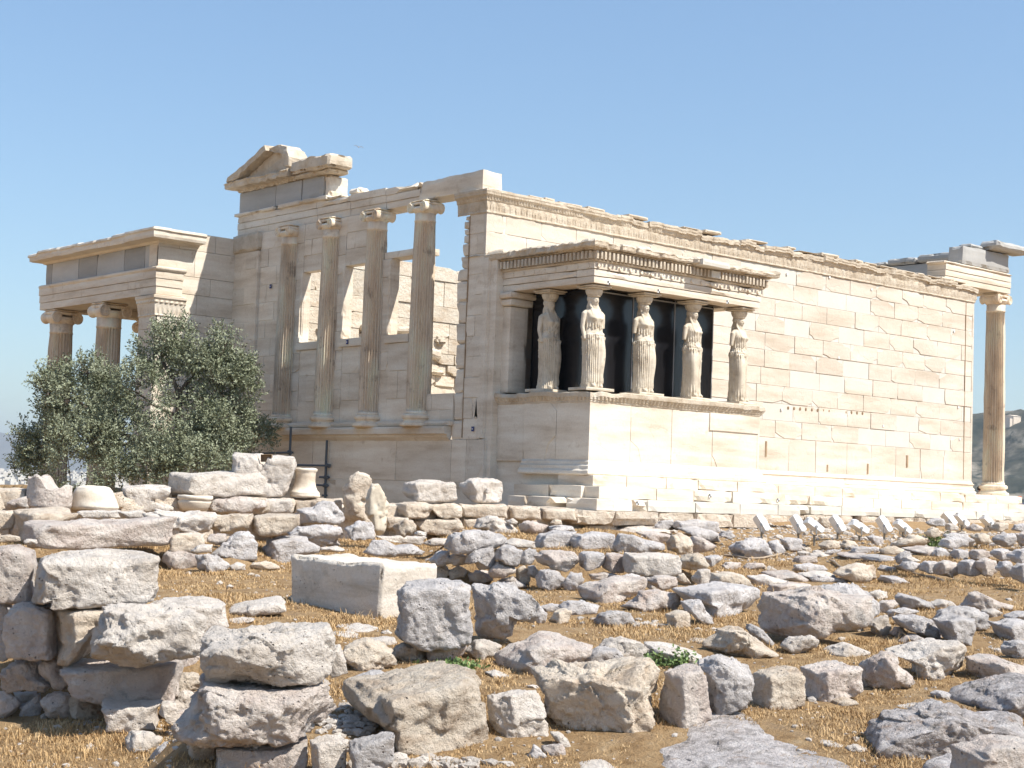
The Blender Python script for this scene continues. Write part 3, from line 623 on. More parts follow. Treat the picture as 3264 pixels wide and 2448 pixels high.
rf.rbox(X0-.25,X0+.5,-.6,.9,4.95,5.14,.03,.1,.04,0,8,.1)
rf.build('porch_roof',M['warm'],T)
rn_=MB(); rn_.rbox(3.3,4.25,Y0-.40,Y0+.2,4.90,5.06,.004,.1,.01,0,2); rn_.box(3.9,4.2,Y0-.14,Y0-.02,4.70,4.86); rn_.build('roof_repair',M['new'],T)
# pillar against the wall
pl=MB()
pl.rbox(X0+.06,X0+.62,-.62,-.0,1.82,3.85,.01,.12,.015,0,3,.05); pl.rbox(X0-.02,X0+.7,-.72,.0,3.85,4.02,.01,.1,.02,0,4); pl.rbox(X0-.08,X0+.76,-.78,.0,4.02,4.18,.01,.1,.02,0,5)
pl.rbox(X0-.12,X0+.1,-.08,.5,1.1,4.95,.02,.15,.03,-.03,6,.1); pl.rbox(X0-.1,X0+.1,-.2,.25,3.3,4.1,.03,.12,.04,-.05,6,.1)
pl.build('pillar',M['old'],T); pl=MB(); pl.rbox(X1-.62,X1-.06,-.5,.0,1.82,4.18,.01,.12,.015,0,3,.05)
pl.build('pillar',M['old'],T)
# dark glass screen behind the statues
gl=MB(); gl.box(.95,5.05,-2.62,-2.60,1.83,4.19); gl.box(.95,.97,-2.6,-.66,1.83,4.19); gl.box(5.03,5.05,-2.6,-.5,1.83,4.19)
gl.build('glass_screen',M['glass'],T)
gf=MB()
for xx in (.93,2.3,3.7,5.05): gf.box(xx-.012,xx+.012,-2.635,-2.59,1.82,4.19)
gf.box(.93,5.06,-2.64,-2.62,4.12,4.15); gf.build('screen_frame',M['lampg'],T)
# survey tags
tg=MB(); tw=MB()
for (x_,y_,z_,nx) in ((.16,.0,3.66,-1),(-.02,.2,.98,-1),(-.06,5.35,3.26,-1),(-.02,9.2,5.0,-1),(-2.52,11.9,3.2,-1)):
    tg=MB();tw=MB(); tg.box(x_-.02,x_-.0,y_-.035,y_+.035,z_-.055,z_+.055); tw.box(x_-.026,x_-.02,y_-.012,y_+.012,z_-.018,z_+.018)
    o_=tg.build('survey_tag',M['tagb'],T); tw.build('tag_mark',M['tagw'],o_)
for px,pz in ((12.9,6.03),(11.0,5.9),(14.9,5.9),(19.2,5.05),(13.4,3.75),(19.5,2.7),(19.6,1.7),(15.6,1.9),(10.9,2.1)): tw=MB(); tw.box(px-.03,px+.03,-.025,-.0,pz-.03,pz+.03); tw.build('survey_target',M['tagw'],T)
tk=MB()
for x_,y_,z_ in ((.85,-4.36,-.6),(3.5,-4.06,-.38),(5.9,-4.06,-.42),(.62,Y0-.06,4.2),(2.25,Y0-.02,4.2),(4.6,Y0-.02,4.2)):
    tw=MB(); tk=MB(); tw.box(x_-.035,x_+.035,y_-.012,y_,z_-.04,z_+.04); tk.box(x_-.035,x_,y_-.016,y_-.012,z_,z_+.04); tk.box(x_,x_+.035,y_-.016,y_-.012,z_-.04,z_)
    o_=tw.build('survey_target',M['tagw'],T); tk.build('target_mark',M['tagk'],o_)
# ------------------------------------------------ helpers from photo pixels (3264 wide) to places
ZM={'G1':(0,1400,.4521),'G2':(0,1800,.39056),'G3':(500,1700,.4521),'G4':(1200,1600,.4521),'G5':(1900,1600,.36166),'G6':(2500,1600,.34539),'G7':(1700,1850,.36166),'G8':(2464,1848,.36166),
    'Z5':(0,950,.4521),'Z6':(800,1100,.4521),'Z7':(1600,1100,.4521),'Z8':(2300,1250,.4358),'W':(0,0,3264/2212)}
def src(zn,x,y): a=ZM[zn]; return a[0]+a[2]*x,a[1]+a[2]*y
def at(px,py,d): return CP+d*(CF+CR*(px-1632)/FPX-CU*(py-1224)/FPX)
def ground_d(px,py):
    lo,hi=6.,75.
    v=CF+CR*(px-1632)/FPX-CU*(py-1224)/FPX
    ds=np.linspace(lo,hi,700); P=CP[None]+ds[:,None]*v[None]; g=gz(P[:,0],P[:,1]); k=np.where(P[:,2]<=g)[0]
    return ds[k[0]] if len(k) else 45.
# ------------------------------------------------ caryatid statues
def statue_meshes(flip,arm):
    mb=MB(); n=132
    #   z    w    d    cx    cy
    K=np.array([(0,.235,.215,0,0),(.06,.235,.21,0,0),(.3,.222,.19,0,0),(.6,.225,.185,0,-.005),(.85,.24,.19,0,-.01),(1.05,.25,.185,-.005,-.005),(1.13,.262,.195,-.005,0),(1.165,.262,.195,-.005,0),(1.20,.235,.175,0,0),(1.30,.205,.155,0,0),
      (1.36,.20,.15,.005,0),(1.45,.215,.165,.005,-.01),(1.54,.225,.175,.005,-.015),(1.60,.235,.155,.005,-.005),(1.66,.25,.13,0,0),(1.70,.235,.115,0,.005),(1.735,.17,.10,0,.01),(1.76,.105,.095,0,.01),(1.79,.088,.09,0,0),(1.86,.085,.088,0,0)])
    zs=np.linspace(0,1.86,150); V=[]
    th=np.linspace(0,2*math.pi,n,endpoint=False)
    for z in zs:
        w,d,cx,cy=[np.interp(z,K[:,0],K[:,k]) for k in range(1,5)]
        ct,st=np.cos(th),np.sin(th)
        p=2.35; r=1/((np.abs(ct)**p+np.abs(st)**p)**(1/p))
        x=w*r*ct; y=d*r*st
        front=np.clip(-st,0,1)
        knee=np.exp(-((th-R_(303))/.50)**2)*(.45+.55*np.exp(-((z-.66)/.30)**2))*np.clip(z/.15,0,1)      # bent leg, front, +x side
        if z<1.17:
            sm=np.exp(-((th-R_(303))/.62)**4)*np.clip((z-.12)/.2,0,1)*np.clip((1.08-z)/.1,0,1)
            ph=th*14+.9*np.sin(th*3.1)+.35*np.sin(z*4+th*5); ff=-np.abs(np.cos(ph))**.8*.042+.020
            ff=ff*(1-.93*sm)*np.clip((1.19-z)/.06,0,1)
            hem=.012*np.sin(th*9)*(z<.1)
        elif z<1.72:
            ph=th*11+z*14*np.sin(th); ff=.010*np.sin(ph)*np.clip((1.72-z)/.3,0,1); hem=0
            sm=0
        else: ff=0;hem=0
        if 1.08<z<1.2: ff=ff+.014*np.sin(th*7)*1.0
        bust=.035*(np.exp(-((th-R_(247))/.26)**2)+np.exp(-((th-R_(293))/.26)**2))*np.exp(-((z-1.53)/.06)**2)
        rr=ff+hem+(knee*.085 if z<1.12 else 0)+bust
        x=x+rr*ct+cx+(.03*math.exp(-((z-.55)/.4)**2))*(1 if z<1.1 else 0)*0; y=y+rr*st+cy
        V.append(np.stack([x,y,np.full(n,z)+(.02*np.cos(th*1+.6)*(1.1<z<1.22))],1))
    V=np.concatenate(V); Fc=[]
    for i in range(len(zs)-1):
        for k in range(n): Fc.append((i*n+k,i*n+(k+1)%n,(i+1)*n+(k+1)%n,(i+1)*n+k))
    Fc.append(tuple(range(n-1,-1,-1))); Fc.append(tuple((len(zs)-1)*n+k for k in range(n)))
    mb.add(V,Fc)
    # head
    m1,m2=40,40; V=[];Fc=[]
    for i in range(m1+1):
        a=math.pi*i/m1
        for j in range(m2):
            b=2*math.pi*j/m2; sx,sy,sz=math.sin(a)*math.cos(b),math.sin(a)*math.sin(b),math.cos(a)
            x,y,z=.095*sx,.115*sy,.145*sz
            if z<0: x*=1-.25*(-z/.145); y*=1-.12*(-z/.145)
            f=max(0,-sy)
            def g(cx,cz,wx,wz): return math.exp(-((x-cx)/wx)**2-((z-cz)/wz)**2)*(f>.3)
            y-=.030*g(0,-.012,.014,.030)+.012*g(0,-.062,.028,.010)+.012*g(0,-.10,.025,.018)+.008*g(0,.035,.06,.012)
            y+=.016*g(.032,.012,.017,.011)+.016*g(-.032,.012,.017,.011)+.008*g(0,-.048,.03,.006)
            V.append((x,y-.014,z+1.925))
    for i in range(m1):
        for j in range(m2): Fc.append((i*m2+j,(i+1)*m2+j,(i+1)*m2+(j+1)%m2,i*m2+(j+1)%m2))
    mb.add(V,Fc)
    # wavy hair round the head and thick plaits down the back and over the shoulders
    V=[];Fc=[]
    for i in range(25):
        a=math.pi*i/24
        for j in range(40):
            b=2*math.pi*j/40; sx,sy,sz=math.sin(a)*math.cos(b),math.sin(a)*math.sin(b),math.cos(a)
            w=1+.07*math.sin(j*2.2+i)
            V.append((.136*sx*w,.125*sy*w+.034,1.98+.11*sz*w))
    for i in range(24):
        for j in range(40): Fc.append((i*40+j,(i+1)*40+j,(i+1)*40+(j+1)%40,i*40+(j+1)%40))
    mb.add(V,Fc)
    tube(mb,[(0,.07,1.93),(0,.11,1.82),(0,.13,1.7),(0,.16,1.5),(0,.16,1.4)],[.08,.09,.08,.055,.02],14)
    for s in (-1,1):
        tube(mb,[(s*.085,.02,1.92),(s*.10,-.01,1.82),(s*.12,-.08,1.72),(s*.12,-.145,1.60)],[.04,.032,.026,.015],8)
        tube(mb,[(s*.085,.01,1.905),(s*.092,-.012,1.90),(s*.085,-.02,1.885)],.012,6)
        # arms: upper arms, broken below the elbow
        el=(s*.285,.02,1.34); L=[(s*.20,.0,1.685),(s*.255,.005,1.63),(s*.275,.01,1.50),el]
        rad=[.05,.062,.053,.046]
        if s==arm or arm==2: L+=[(s*.275,-.01,1.2),(s*.262,-.05,1.06)]; rad+=[.04,.034]
        tube(mb,L,rad,14)
    # folded overhang falling from the shoulders, and the hem of the short mantle
    for k in range(9):
        a=R_(200+k*18); tube(mb,[(.19*math.cos(a)*1.05,.15*math.sin(a)-.0,1.60),(.215*math.cos(a),.165*math.sin(a),1.45),(.225*math.cos(a),.17*math.sin(a),1.31+.03*math.sin(k*2.1))],[.008,.014,.020],6)
    # feet
    for s in (-1,1): tube(mb,[(s*.09,-.16,.05),(s*.10,-.215,.035),(s*.10,-.262,.022)],[.05,.045,.024],10)
    if flip:
        mb.v=[(-a,b,c) for a,b,c in mb.v]; mb.f=[f[::-1] for f in mb.f]
    o=mb.build('tmp',M['statue']); md=o.modifiers.new('r','REMESH'); md.mode='VOXEL'; md.voxel_size=.0095
    dg=bpy.context.evaluated_depsgraph_get(); me=bpy.data.meshes.new_from_object(o.evaluated_get(dg)); bpy.data.objects.remove(o)
    me.name='statue_body'; me.polygons.foreach_set('use_smooth',[True]*len(me.polygons))
    if not me.materials: me.materials.append(M['statue'])
    return me
SMS=[statue_meshes(False,-1),statue_meshes(False,1),statue_meshes(True,-1),statue_meshes(False,2)]
cp=MB(); lathe(cp,[(.11,2.02),(.145,2.03),(.15,2.045),(.14,2.055),(.155,2.065),(.172,2.10),(.188,2.15),(.192,2.18),(.18,2.195)],(0,0,0),48)
cv=np.array(cp.v)
a_=np.arctan2(cv[:,1],cv[:,0]); k_=1+.06*np.abs(np.sin(a_*9))*((cv[:,2]>2.06)&(cv[:,2]<2.16)); cv[:,:2]*=k_[:,None]; cp.v=[tuple(v) for v in cv]
cp.rbox(-.25,.25,-.25,.25,2.19,2.225,.004,.08,.008,0,1); cp.rbox(-.285,.285,-.285,.285,2.22,2.275,.004,.08,.012,0,2,.03)
CAPM=cp.build('statue_capital',M['statue']).data
pm_=MB(); pm_.rbox(-.40,.40,-.33,.33,-.075,.004,.003,.12,.008,0,1); PLM=pm_.build('plinth',M['statue']).data
for o in [o for o in bpy.data.objects if o.data in (CAPM,PLM)]: bpy.data.objects.remove(o)
STAT=[((.62,-1.62),3,0,'Draped stone woman standing alone behind the corner figure on the shaded side of the porch'),
 ((.62,-3.06),0,-5,'Draped stone woman on the near corner of the porch, at the angle of the entablature'),
 ((2.22,-3.06),1,0,'Draped stone woman with fluted skirt, second from the left along the sunlit porch front'),
 ((3.86,-3.06),2,4,'Draped stone woman second from the right along the porch front, before the glass edge'),
 ((5.50,-3.06),2,8,'Draped stone woman at the right end of the porch, seen against the bright block wall'),
 ((5.50,-1.62),2,0,'Draped stone woman at the rear right of the porch, mostly hidden behind a front figure')]
for (x,y),k,rz,lb in STAT:
    s=empty('caryatid_statue',lb,'statue','draped women carrying the porch roof',(x,y,1.895)); s.rotation_euler=(0,0,R_(rz))
    for nm,me in (('body',SMS[k]),('capital',CAPM),('plinth',PLM)):
        c=bpy.data.objects.new(nm,me); COL.objects.link(c); c.parent=s
# ------------------------------------------------ olive tree
M['leaf']=stone('olive_leaf',[(.3,c_(.16,.18,.10)),(.55,c_(.25,.27,.175)),(.8,c_(.34,.36,.26))],1.5,.0,fine=8,vary=0,rough=.6)
M['leaf'].node_tree.nodes['Principled BSDF'].inputs['Specular IOR Level'].default_value=.4
M['bark']=stone('olive_bark',[(.3,c_(.07,.055,.04)),(.7,c_(.16,.13,.10))],6,.8,(1,1,.3),vary=0)
def olive():
    rs=np.random.RandomState(11); D=40.5
    T_=empty('olive_tree','Grey-green olive tree with several lobes and a forked trunk before the columned west front','tree',loc=tuple(np.append((at(385*1.4756,1000*1.4756,D))[:2],-3.2)))
    base=np.array(T_.location)
    cl=[(160,860,78,0),(100,930,62,.3),(230,850,62,.6),(80,985,45,0),(190,805,40,-.3),(250,905,62,-.5),(120,820,38,.5),(95,830,22,0),
        (340,780,58,.5),(375,735,42,.2),(350,722,24,0),(300,830,52,-.6),(418,780,42,0),(330,875,42,-.9),(395,705,16,.2),
        (480,760,42,.4),(515,820,38,.2),(462,820,40,-.3),(505,880,36,0),(483,722,18,.2),(535,850,24,0),(435,870,34,-.5),(430,920,40,-.6),(470,905,36,-.6),(410,860,22,.4),(490,790,46,.5),(480,850,40,.1),(520,790,26,.3),(525,900,30,.2),(440,780,30,.2),
        (180,965,78,-1),(280,960,75,-.6),(375,965,62,-1.2),(450,950,48,-.4),(500,960,42,-.2),(558,945,34,.6),(340,1010,55,-1.4),(240,1020,55,-1.3),(150,1020,48,-1.1),(60,1005,32,.2),(420,1005,50,-1.3),(480,1000,35,-1.2),(60,950,24,0),(575,930,18,.8)]
    ctr=[];rad=[];
    for x,y,r,dz in cl: ctr.append(at(x*1.4756,y*1.4756,D+dz)); rad.append(r*1.4756*D/FPX)
    ctr=np.array(ctr);rad=np.array(rad)
    # twigs: short sprays of paired leaves
    wts=rad**2; wts/=wts.sum(); nt_=9800
    ci=rs.choice(len(ctr),nt_,p=wts)
    dirs=rs.normal(size=(nt_,3)); dirs/=np.linalg.norm(dirs,axis=1)[:,None]
    q=rs.rand(nt_)**.45; pos=ctr[ci]+dirs*(rad[ci]*q)[:,None]*np.array([1,1,.95])
    n_=fbm(pos,1.6,2); keep=n_>-.36; pos=pos[keep]; dirs=dirs[keep]
    tw=dirs*.6+rs.normal(size=dirs.shape)*.45+np.array([0,0,.45]); tw/=np.linalg.norm(tw,axis=1)[:,None]
    V=[];Fc=[];tn=[]
    nl=13
    for k in range(nl):
        u=k/nl; L=.34
        p=pos+tw*(u*L)[...,None] if 0 else pos+tw*(u*L)
        a=rs.normal(size=tw.shape); side=np.cross(tw,a); side/=np.linalg.norm(side,axis=1)[:,None]
        ld=tw*.55+side*.85; ld/=np.linalg.norm(ld,axis=1)[:,None]
        wd=np.cross(ld,rs.normal(size=tw.shape)); wd/=np.linalg.norm(wd,axis=1)[:,None]
        ll=rs.uniform(.06,.10,len(p))[:,None]; ww=rs.uniform(.014,.022,len(p))[:,None]
        V.append(np.stack([p,p+ld*ll*.5+wd*ww,p+ld*ll,p+ld*ll*.5-wd*ww],1))
        tn.append(rs.normal(0,.13,len(p)))
    V=np.concatenate(V).reshape(-1,3)-base; m=len(V)//4
    Fc=np.arange(m*4).reshape(m,4); mk('crown',V,Fc,M['leaf'],T_,np.concatenate(tn))
    tr=MB(); A=lambda x,y,dz=0: at(x*1.4756,y*1.4756,D+dz)-base
    tube(tr,[A(383,1090),A(386,1000),A(385,900),A(387,850)],[.16,.12,.085,.075],9)
    tube(tr,[A(387,852),A(372,815,.1),A(350,780,.2),A(345,740)],[.06,.05,.035,.015],7)
    tube(tr,[A(387,850),A(405,825,-.1),A(432,805),A(470,780),A(490,740)],[.06,.05,.04,.03,.012],7)
    tube(tr,[A(386,900),A(340,880,-.3),A(300,850,-.4),A(250,830,-.2)],[.05,.04,.03,.015],7)
    tube(tr,[A(386,1020),A(300,960,-.6),A(200,900,-.5),A(150,840,-.2)],[.11,.08,.06,.02],7)
    tube(tr,[A(386,990),A(430,925,.2),A(480,915,.2),A(520,925,.2)],[.06,.045,.03,.012],7)
    tube(tr,[A(300,960,-.6),A(220,960,-.7),A(120,940,-.3)],[.06,.04,.015],7)
    for k in range(140):
        i=rs.randint(len(ctr)); p=ctr[i]-base; d=rs.normal(size=3); d/=np.linalg.norm(d)
        tube(tr,[p-d*rad[i]*.1,p+d*rad[i]*.45+rs.normal(size=3)*.04,p+d*rad[i]*.9],[.014,.010,.004],4)
    tr.build('trunk',M['bark'],T_)
olive()
# ------------------------------------------------ metal scaffold
SCF=empty('scaffold','Grey tubular metal scaffold rails standing low before the shaded west wall','scaffold')
def pz6(x,y,d=41.5): return at(*src('Z6',x,y),d)
for P_ in ([(282,575),(274,770),(270,1000)],[(536,670),(528,850),(520,1150)]):
    m_=MB(); tube(m_,[pz6(*p) for p in P_],.033,10); m_.build('upright',M['metal'],SCF)
for P_ in ([(-120,770),(300,757)],[(270,845),(560,850)],[(480,930),(690,938)],[(440,985),(660,997)],[(690,1000),(1130,1008)],[(500,1060),(700,1062)]):
    m_=MB(); tube(m_,[pz6(*p) for p in P_],.028,10); m_.build('rail',M['metal'],SCF)
m_=MB(); tube(m_,[pz6(938,960),pz6(934,1120)],.033,10); m_.build('upright',M['metal'],SCF)
for p in ((272,757),(545,850),(530,932),(525,990)):
    m_=MB(); tube(m_,[pz6(p[0]-16,p[1]-4),pz6(p[0]+12,p[1]+4)],.052,8); tube(m_,[pz6(p[0]+8,p[1]-12,41.4),pz6(p[0]+10,p[1]+14,41.4)],.03,6); m_.build('coupler',M['metal'],SCF)
# ------------------------------------------------ floodlights
def extr(mb,prof,w,bev=.012,t=0):
    """profile in local xz extruded along y with a bevel"""
    n=len(prof); p=np.array(prof,float); c=p.mean(0); q=c+(p-c)*(1-bev/np.abs(p-c).max())
    V=[(a,-w/2,b) for a,b in q]+[(a,-w/2+bev,b) for a,b in p]+[(a,w/2-bev,b) for a,b in p]+[(a,w/2,b) for a,b in q]
    Fc=[tuple(range(n))]+[tuple(3*n+k for k in range(n-1,-1,-1))]
    for L_ in range(3):
        for k in range(n): Fc.append((L_*n+k,(L_+1)*n+k,(L_+1)*n+(k+1)%n,L_*n+(k+1)%n))
    mb.add(V,Fc,t)
hd=MB(); extr(hd,[(-.19,-.045),(.17,-.095),(.20,-.055),(.19,.03),(-.02,.075),(-.17,.06),(-.20,.0)],.24)
HDM=hd.build('housing',M['lampw']).data
dm=MB(); prof=[(.095*math.cos(a),.055+.055*math.sin(a)) for a in np.linspace(0,math.pi/2,8)]; lathe(dm,prof+[(.001,.11)],(-.11,0,.0),20)
DMM=dm.build('dome_cap',M['lampw']).data
rc=MB()
for (a,b,c,d) in ((-.03,.09,-.06,-.045),(-.03,.09,.045,.06),(-.03,-.018,-.06,.06),(.078,.09,-.06,.06)): rc.box(a,b,c,d,.055,.082)
RCM=rc.build('lens_frame',M['lampg']).data
kb=MB(); tube(kb,[(0,-.15,-.02),(0,-.11,-.02)],.028,12); tube(kb,[(0,-.135,-.02),(-.0,-.135,-.16),(.03,-.05,-.20),(.03,.05,-.20),(0,.135,-.16),(0,.135,-.02)],.012,6); tube(kb,[(0,.11,-.02),(0,.15,-.02)],.028,12)
KBM=kb.build('bracket',M['lampg']).data
for o in [o for o in bpy.data.objects if o.data in (HDM,DMM,RCM,KBM)]: bpy.data.objects.remove(o)
FL=[(295,960,290,1078,50,'A',31.8),(560,965,565,1168,52,'A',32.2),(675,975,680,1165,26,'B',31.6),(850,965,845,1155,50,'A',32.4),(1005,985,1010,1128,22,'B',32.4),(1190,970,1190,1115,50,'A',33.5),(1325,985,1325,1072,28,'B',34.0),(1665,930,1680,1025,42,'A',37.5),(1755,935,1755,1025,38,'B',38.0),(1950,950,1950,1000,34,'B',38.5)]
FLL=['White floodlight standing alone at the left end of the row, under the porch end','White floodlight on a tall post touching the lower lamp to its right','White floodlight lying flatter, half in front of its tall neighbour','White upright floodlight fourth from the left, with a brick at its foot',
 'White flat-lying floodlight on a bent post between two upright ones','White upright floodlight sixth in the row of seven','White flat-lying floodlight closing the near row, beside a big cream rock',
 'White floodlight on the far right rubble, left one of a close pair','White floodlight on the far right rubble, right one of a close pair','White floodlight by itself at the far right end of the row']
M['lamps']=M['post']
for i,(hxp,hyp,bx,by,ang,ty,d) in enumerate(FL):
    P=at(*src('Z8',hxp,hyp),d); B=at(*src('Z8',bx,by),d)
    s=empty('floodlight',FLL[i],'floodlight','white floodlights aimed at the temple',tuple(B))
    def child(nm,me,mat4):
        o=bpy.data.objects.new(nm,me); COL.objects.link(o); o.parent=s; o.matrix_local=mat4; return o
    loc=Vector(P-B)
    yaw=math.atan2(CR[1],CR[0])+R_(-14 if ty=='A' else 12)
    rot=Matrix.Rotation(yaw,4,'Z')@Matrix.Rotation(R_(ang),4,'Y')
    if ty=='A': rot=rot@Matrix.Rotation(R_(-32),4,'X')
    else: rot=rot@Matrix.Rotation(R_(-8),4,'X')
    m4=Matrix.Translation(loc)@rot
    child('housing',HDM,m4); child('dome_cap',DMM,m4); child('bracket',KBM,Matrix.Translation(loc)@Matrix.Rotation(yaw,4,'Z'))
    if ty=='A': child('lens_frame',RCM,m4)
    ps=MB(); tube(ps,[(0,0,-.05),tuple(Vector((loc.x*.6,loc.y*.6,loc.z*.55))),tuple(loc+Vector((0,0,-.19)))],.022,8); ps.build('post',M['post'],s)
    ft=MB(); ft.rbox(-.11,.11,-.07,.07,-.06,.04,.004,.05,.008,0,i); ft.build('foot',M['poros'],s)
# ------------------------------------------------ people behind the east end
M['skin']=plain('skin',(.42,.24,.16),.6); M['cap']=plain('orange_cap_cloth',(.75,.10,.02),.8); M['bluesh']=plain('blue_shirt',(.05,.07,.14),.8); M['redsh']=plain('red_shirt',(.45,.08,.08),.8); M['trs']=plain('dark_trousers',(.04,.04,.05),.8); M['hair']=plain('dark_hair',(.03,.02,.015),.7)
def person(loc,rz,label,shirt,cap):
    P=empty('person',label,'person',None,loc); P.rotation_euler=(0,0,rz)
    pts=[(0,0,.92),(0,0,1.15),(0,0,1.40),(0,0,1.50),(0,0,1.60),(0,0,1.68)]
    E=[(0,1),(1,2),(2,3),(3,4),(4,5)]; Rd=[.15,.135,.15,.055,.085,.08]
    for s in (-1,1):
        b=len(pts); pts+=[(s*.20,0,1.42),(s*.25,.02,1.14),(s*.24,-.12,.93),(s*.235,-.19,.87)]; Rd+=[.055,.042,.032,.03]; E+=[(2,b),(b,b+1),(b+1,b+2),(b+2,b+3)]
        for f in range(5):
            k=len(pts); pts+=[(s*(.20+.018*f),-.25-.01*(f%3),.85)]; Rd+=[.009]; E.append((b+3,k))
        b=len(pts); pts+=[(s*.10,0,.86),(s*.11,-.01,.48),(s*.12,.02,.09),(s*.13,-.14,.04)]; Rd+=[.09,.06,.042,.035]; E+=[(0,b),(b,b+1),(b+1,b+2),(b+2,b+3)]
    me=bpy.data.meshes.new('body'); me.from_pydata(pts,E,[]); o=bpy.data.objects.new('tmp',me); COL.objects.link(o)
    o.modifiers.new('s','SKIN'); sk=me.skin_vertices[0].data
    for i,r in enumerate(Rd): sk[i].radius=(r,r*.85)
    sk[0].use_root=True; sb=o.modifiers.new('b','SUBSURF'); sb.levels=2
    dg=bpy.context.evaluated_depsgraph_get(); m2=bpy.data.meshes.new_from_object(o.evaluated_get(dg)); bpy.data.objects.remove(o)
    m2.materials.clear(); m2.materials.append(M['skin']); b=bpy.data.objects.new('body',m2); COL.objects.link(b); b.parent=P
    h=MB(); lathe(h,[(.02,1.775),(.07,1.765),(.10,1.72),(.105,1.66),(.10,1.61)],(0,.012,0),20)
    if cap: tube(h,[(0,-.08,1.70),(0,-.17,1.685)],[.07,.03],10)
    h.build('cap' if cap else 'hair',M['cap'] if cap else M['hair'],P)
    s=MB(); lathe(s,[(.175,.88),(.165,1.1),(.19,1.35),(.15,1.45),(.07,1.50)],(0,0,0),24); 
    for q in (-1,1): tube(s,[(q*.13,0,1.43),(q*.22,.0,1.40),(q*.262,.02,1.16)],[.08,.075,.06],10)
    s.build('shirt',shirt,P)
    t=MB()
    for q in (-1,1): tube(t,[(q*.08,0,.95),(q*.10,0,.80),(q*.115,0,.46),(q*.125,.02,.07)],[.12,.115,.082,.068],12)
    t.build('trousers',M['trs'],P)
p_=at(3249,1590,66); person((p_[0],p_[1],p_[2]-1.66),R_(-60),'Person in orange cap and dark blue shirt beyond the steps at right edge',M['bluesh'],True)
p_=at(3124,1563,64); person((p_[0],p_[1],p_[2]-1.60),R_(20),'Person in red top mostly hidden between wall end and lone column base',M['redsh'],False)
# ------------------------------------------------ gull high in the sky
def gull():
    c=at(1143,469,150); g=empty('gull','Tiny white gull gliding in the blue sky above the pediment fragment','bird',None,tuple(c)); g.rotation_euler=(0,R_(8),R_(-30))
    b=MB(); tube(b,[(0,-.20,0),(0,-.14,.01),(0,0,.0),(0,.14,-.01),(0,.22,0)],[.012,.035,.05,.03,.01],10); b.build('body',M['lampw'],g)
    w_=MB()
    for s in (-1,1): w_.add([(0,-.07,.02),(0,.08,.02),(s*.25,.05,.09),(s*.25,-.08,.10),(s*.52,.06,.03),(s*.50,0,.035),(0,0,.0),(s*.25,-.01,.075)],[(0,1,2,3),(3,2,4,5),(0,3,7,6),(1,6,7,2),(3,5,7),(2,7,4),(5,4,7)])
    w_.build('wings',M['lampw'],g)
gull()
# ------------------------------------------------ distant hill, city, ridge
M['hill']=stone('wooded_hill',[(.3,c_(.025,.03,.015)),(.45,c_(.05,.05,.03)),(.54,c_(.16,.14,.10)),(.68,c_(.42,.37,.30))],.02,.0,fine=.25,vary=0,spots=[(.05,.50,c_(.012,.020,.008),1)])
def hillmesh(name,cx,cy,rx,ry,h,z0,mat,n=90,rough=.1,seed=0,ang=0):
    xs=np.linspace(-1,1,n); X,Y=np.meshgrid(xs,xs); r=np.hypot(X,Y)
    Z=h*np.clip(1-r,0,1)**.85; c,s=math.cos(ang),math.sin(ang); PX=cx+X*rx*c-Y*ry*s; PY=cy+X*rx*s+Y*ry*c
    P=np.stack([PX.ravel()/rx,PY.ravel()/rx,X.ravel()*0+seed],1); Z=Z*(1+fbm(P,5,6).reshape(Z.shape)*rough*2)+fbm(P,22,3).reshape(Z.shape)*h*.02
    V=np.stack([PX.ravel(),PY.ravel(),(z0+Z).ravel()],1); Fc=[(i*n+j,i*n+j+1,(i+1)*n+j+1,(i+1)*n+j) for i in range(n-1) for j in range(n-1)]
    return tag(mk(name,V,Fc,mat,smooth=True),kind='structure')
hc=at(3240,1290,1900); hillmesh('hill',hc[0],hc[1],560,560,186,-82,M['hill'],120,.07,3)
def chapel():
    c=at(3228,1330,1850); T2=empty('hilltop_chapel','Small pale chapel walls on the crest of the far wooded hill','chapel',None,tuple(c))
    m_=MB(); m_.rbox(-8,8,-6,6,-22,1,.1,4,.1); m_.rbox(-14,-8,-5,5,-22,-2,.1,4,.1); m_.build('walls',M['poros'],T2)
    m_=MB(); m_.add([(-8.5,-6.5,1),(8.5,-6.5,1),(8.5,6.5,1),(-8.5,6.5,1),(-8.5,0,2.6),(8.5,0,2.6)],[(0,1,5,4),(2,3,4,5),(0,4,3),(1,2,5)]); m_.build('roof',M['poros'],T2)
chapel()
def city():
    rs=np.random.RandomState(5); mb=MB()
    for i in range(1500):
        a=48.97+rs.uniform(13.5,22); d=rs.uniform(2000,5200); x=CP[0]+d*math.cos(R_(a)); y=CP[1]+d*math.sin(R_(a))
        z=float(np.interp(d,HD,HZ)); w_=rs.uniform(8,20); l=rs.uniform(8,22); h=rs.uniform(7,20)
        mb.box(x-w_/2,x+w_/2,y-l/2,y+l/2,z-3,z+h,rs.uniform(-.25,.1))
        if rs.rand()<.5: mb.box(x-2,x+2,y-2,y+2,z+h,z+h+3,0)
    tag(mb.build('distant_city',M['new']),kind='stuff')
city()
M['ridge']=stone('far_ridge',[(.3,c_(.10,.10,.07)),(.7,c_(.18,.16,.12))],.002,0,vary=0)
rc_=at(-200,1500,10500); hillmesh('ridge',rc_[0],rc_[1],5200,1500,330,-40,M['ridge'],70,.12,8,R_(-30))
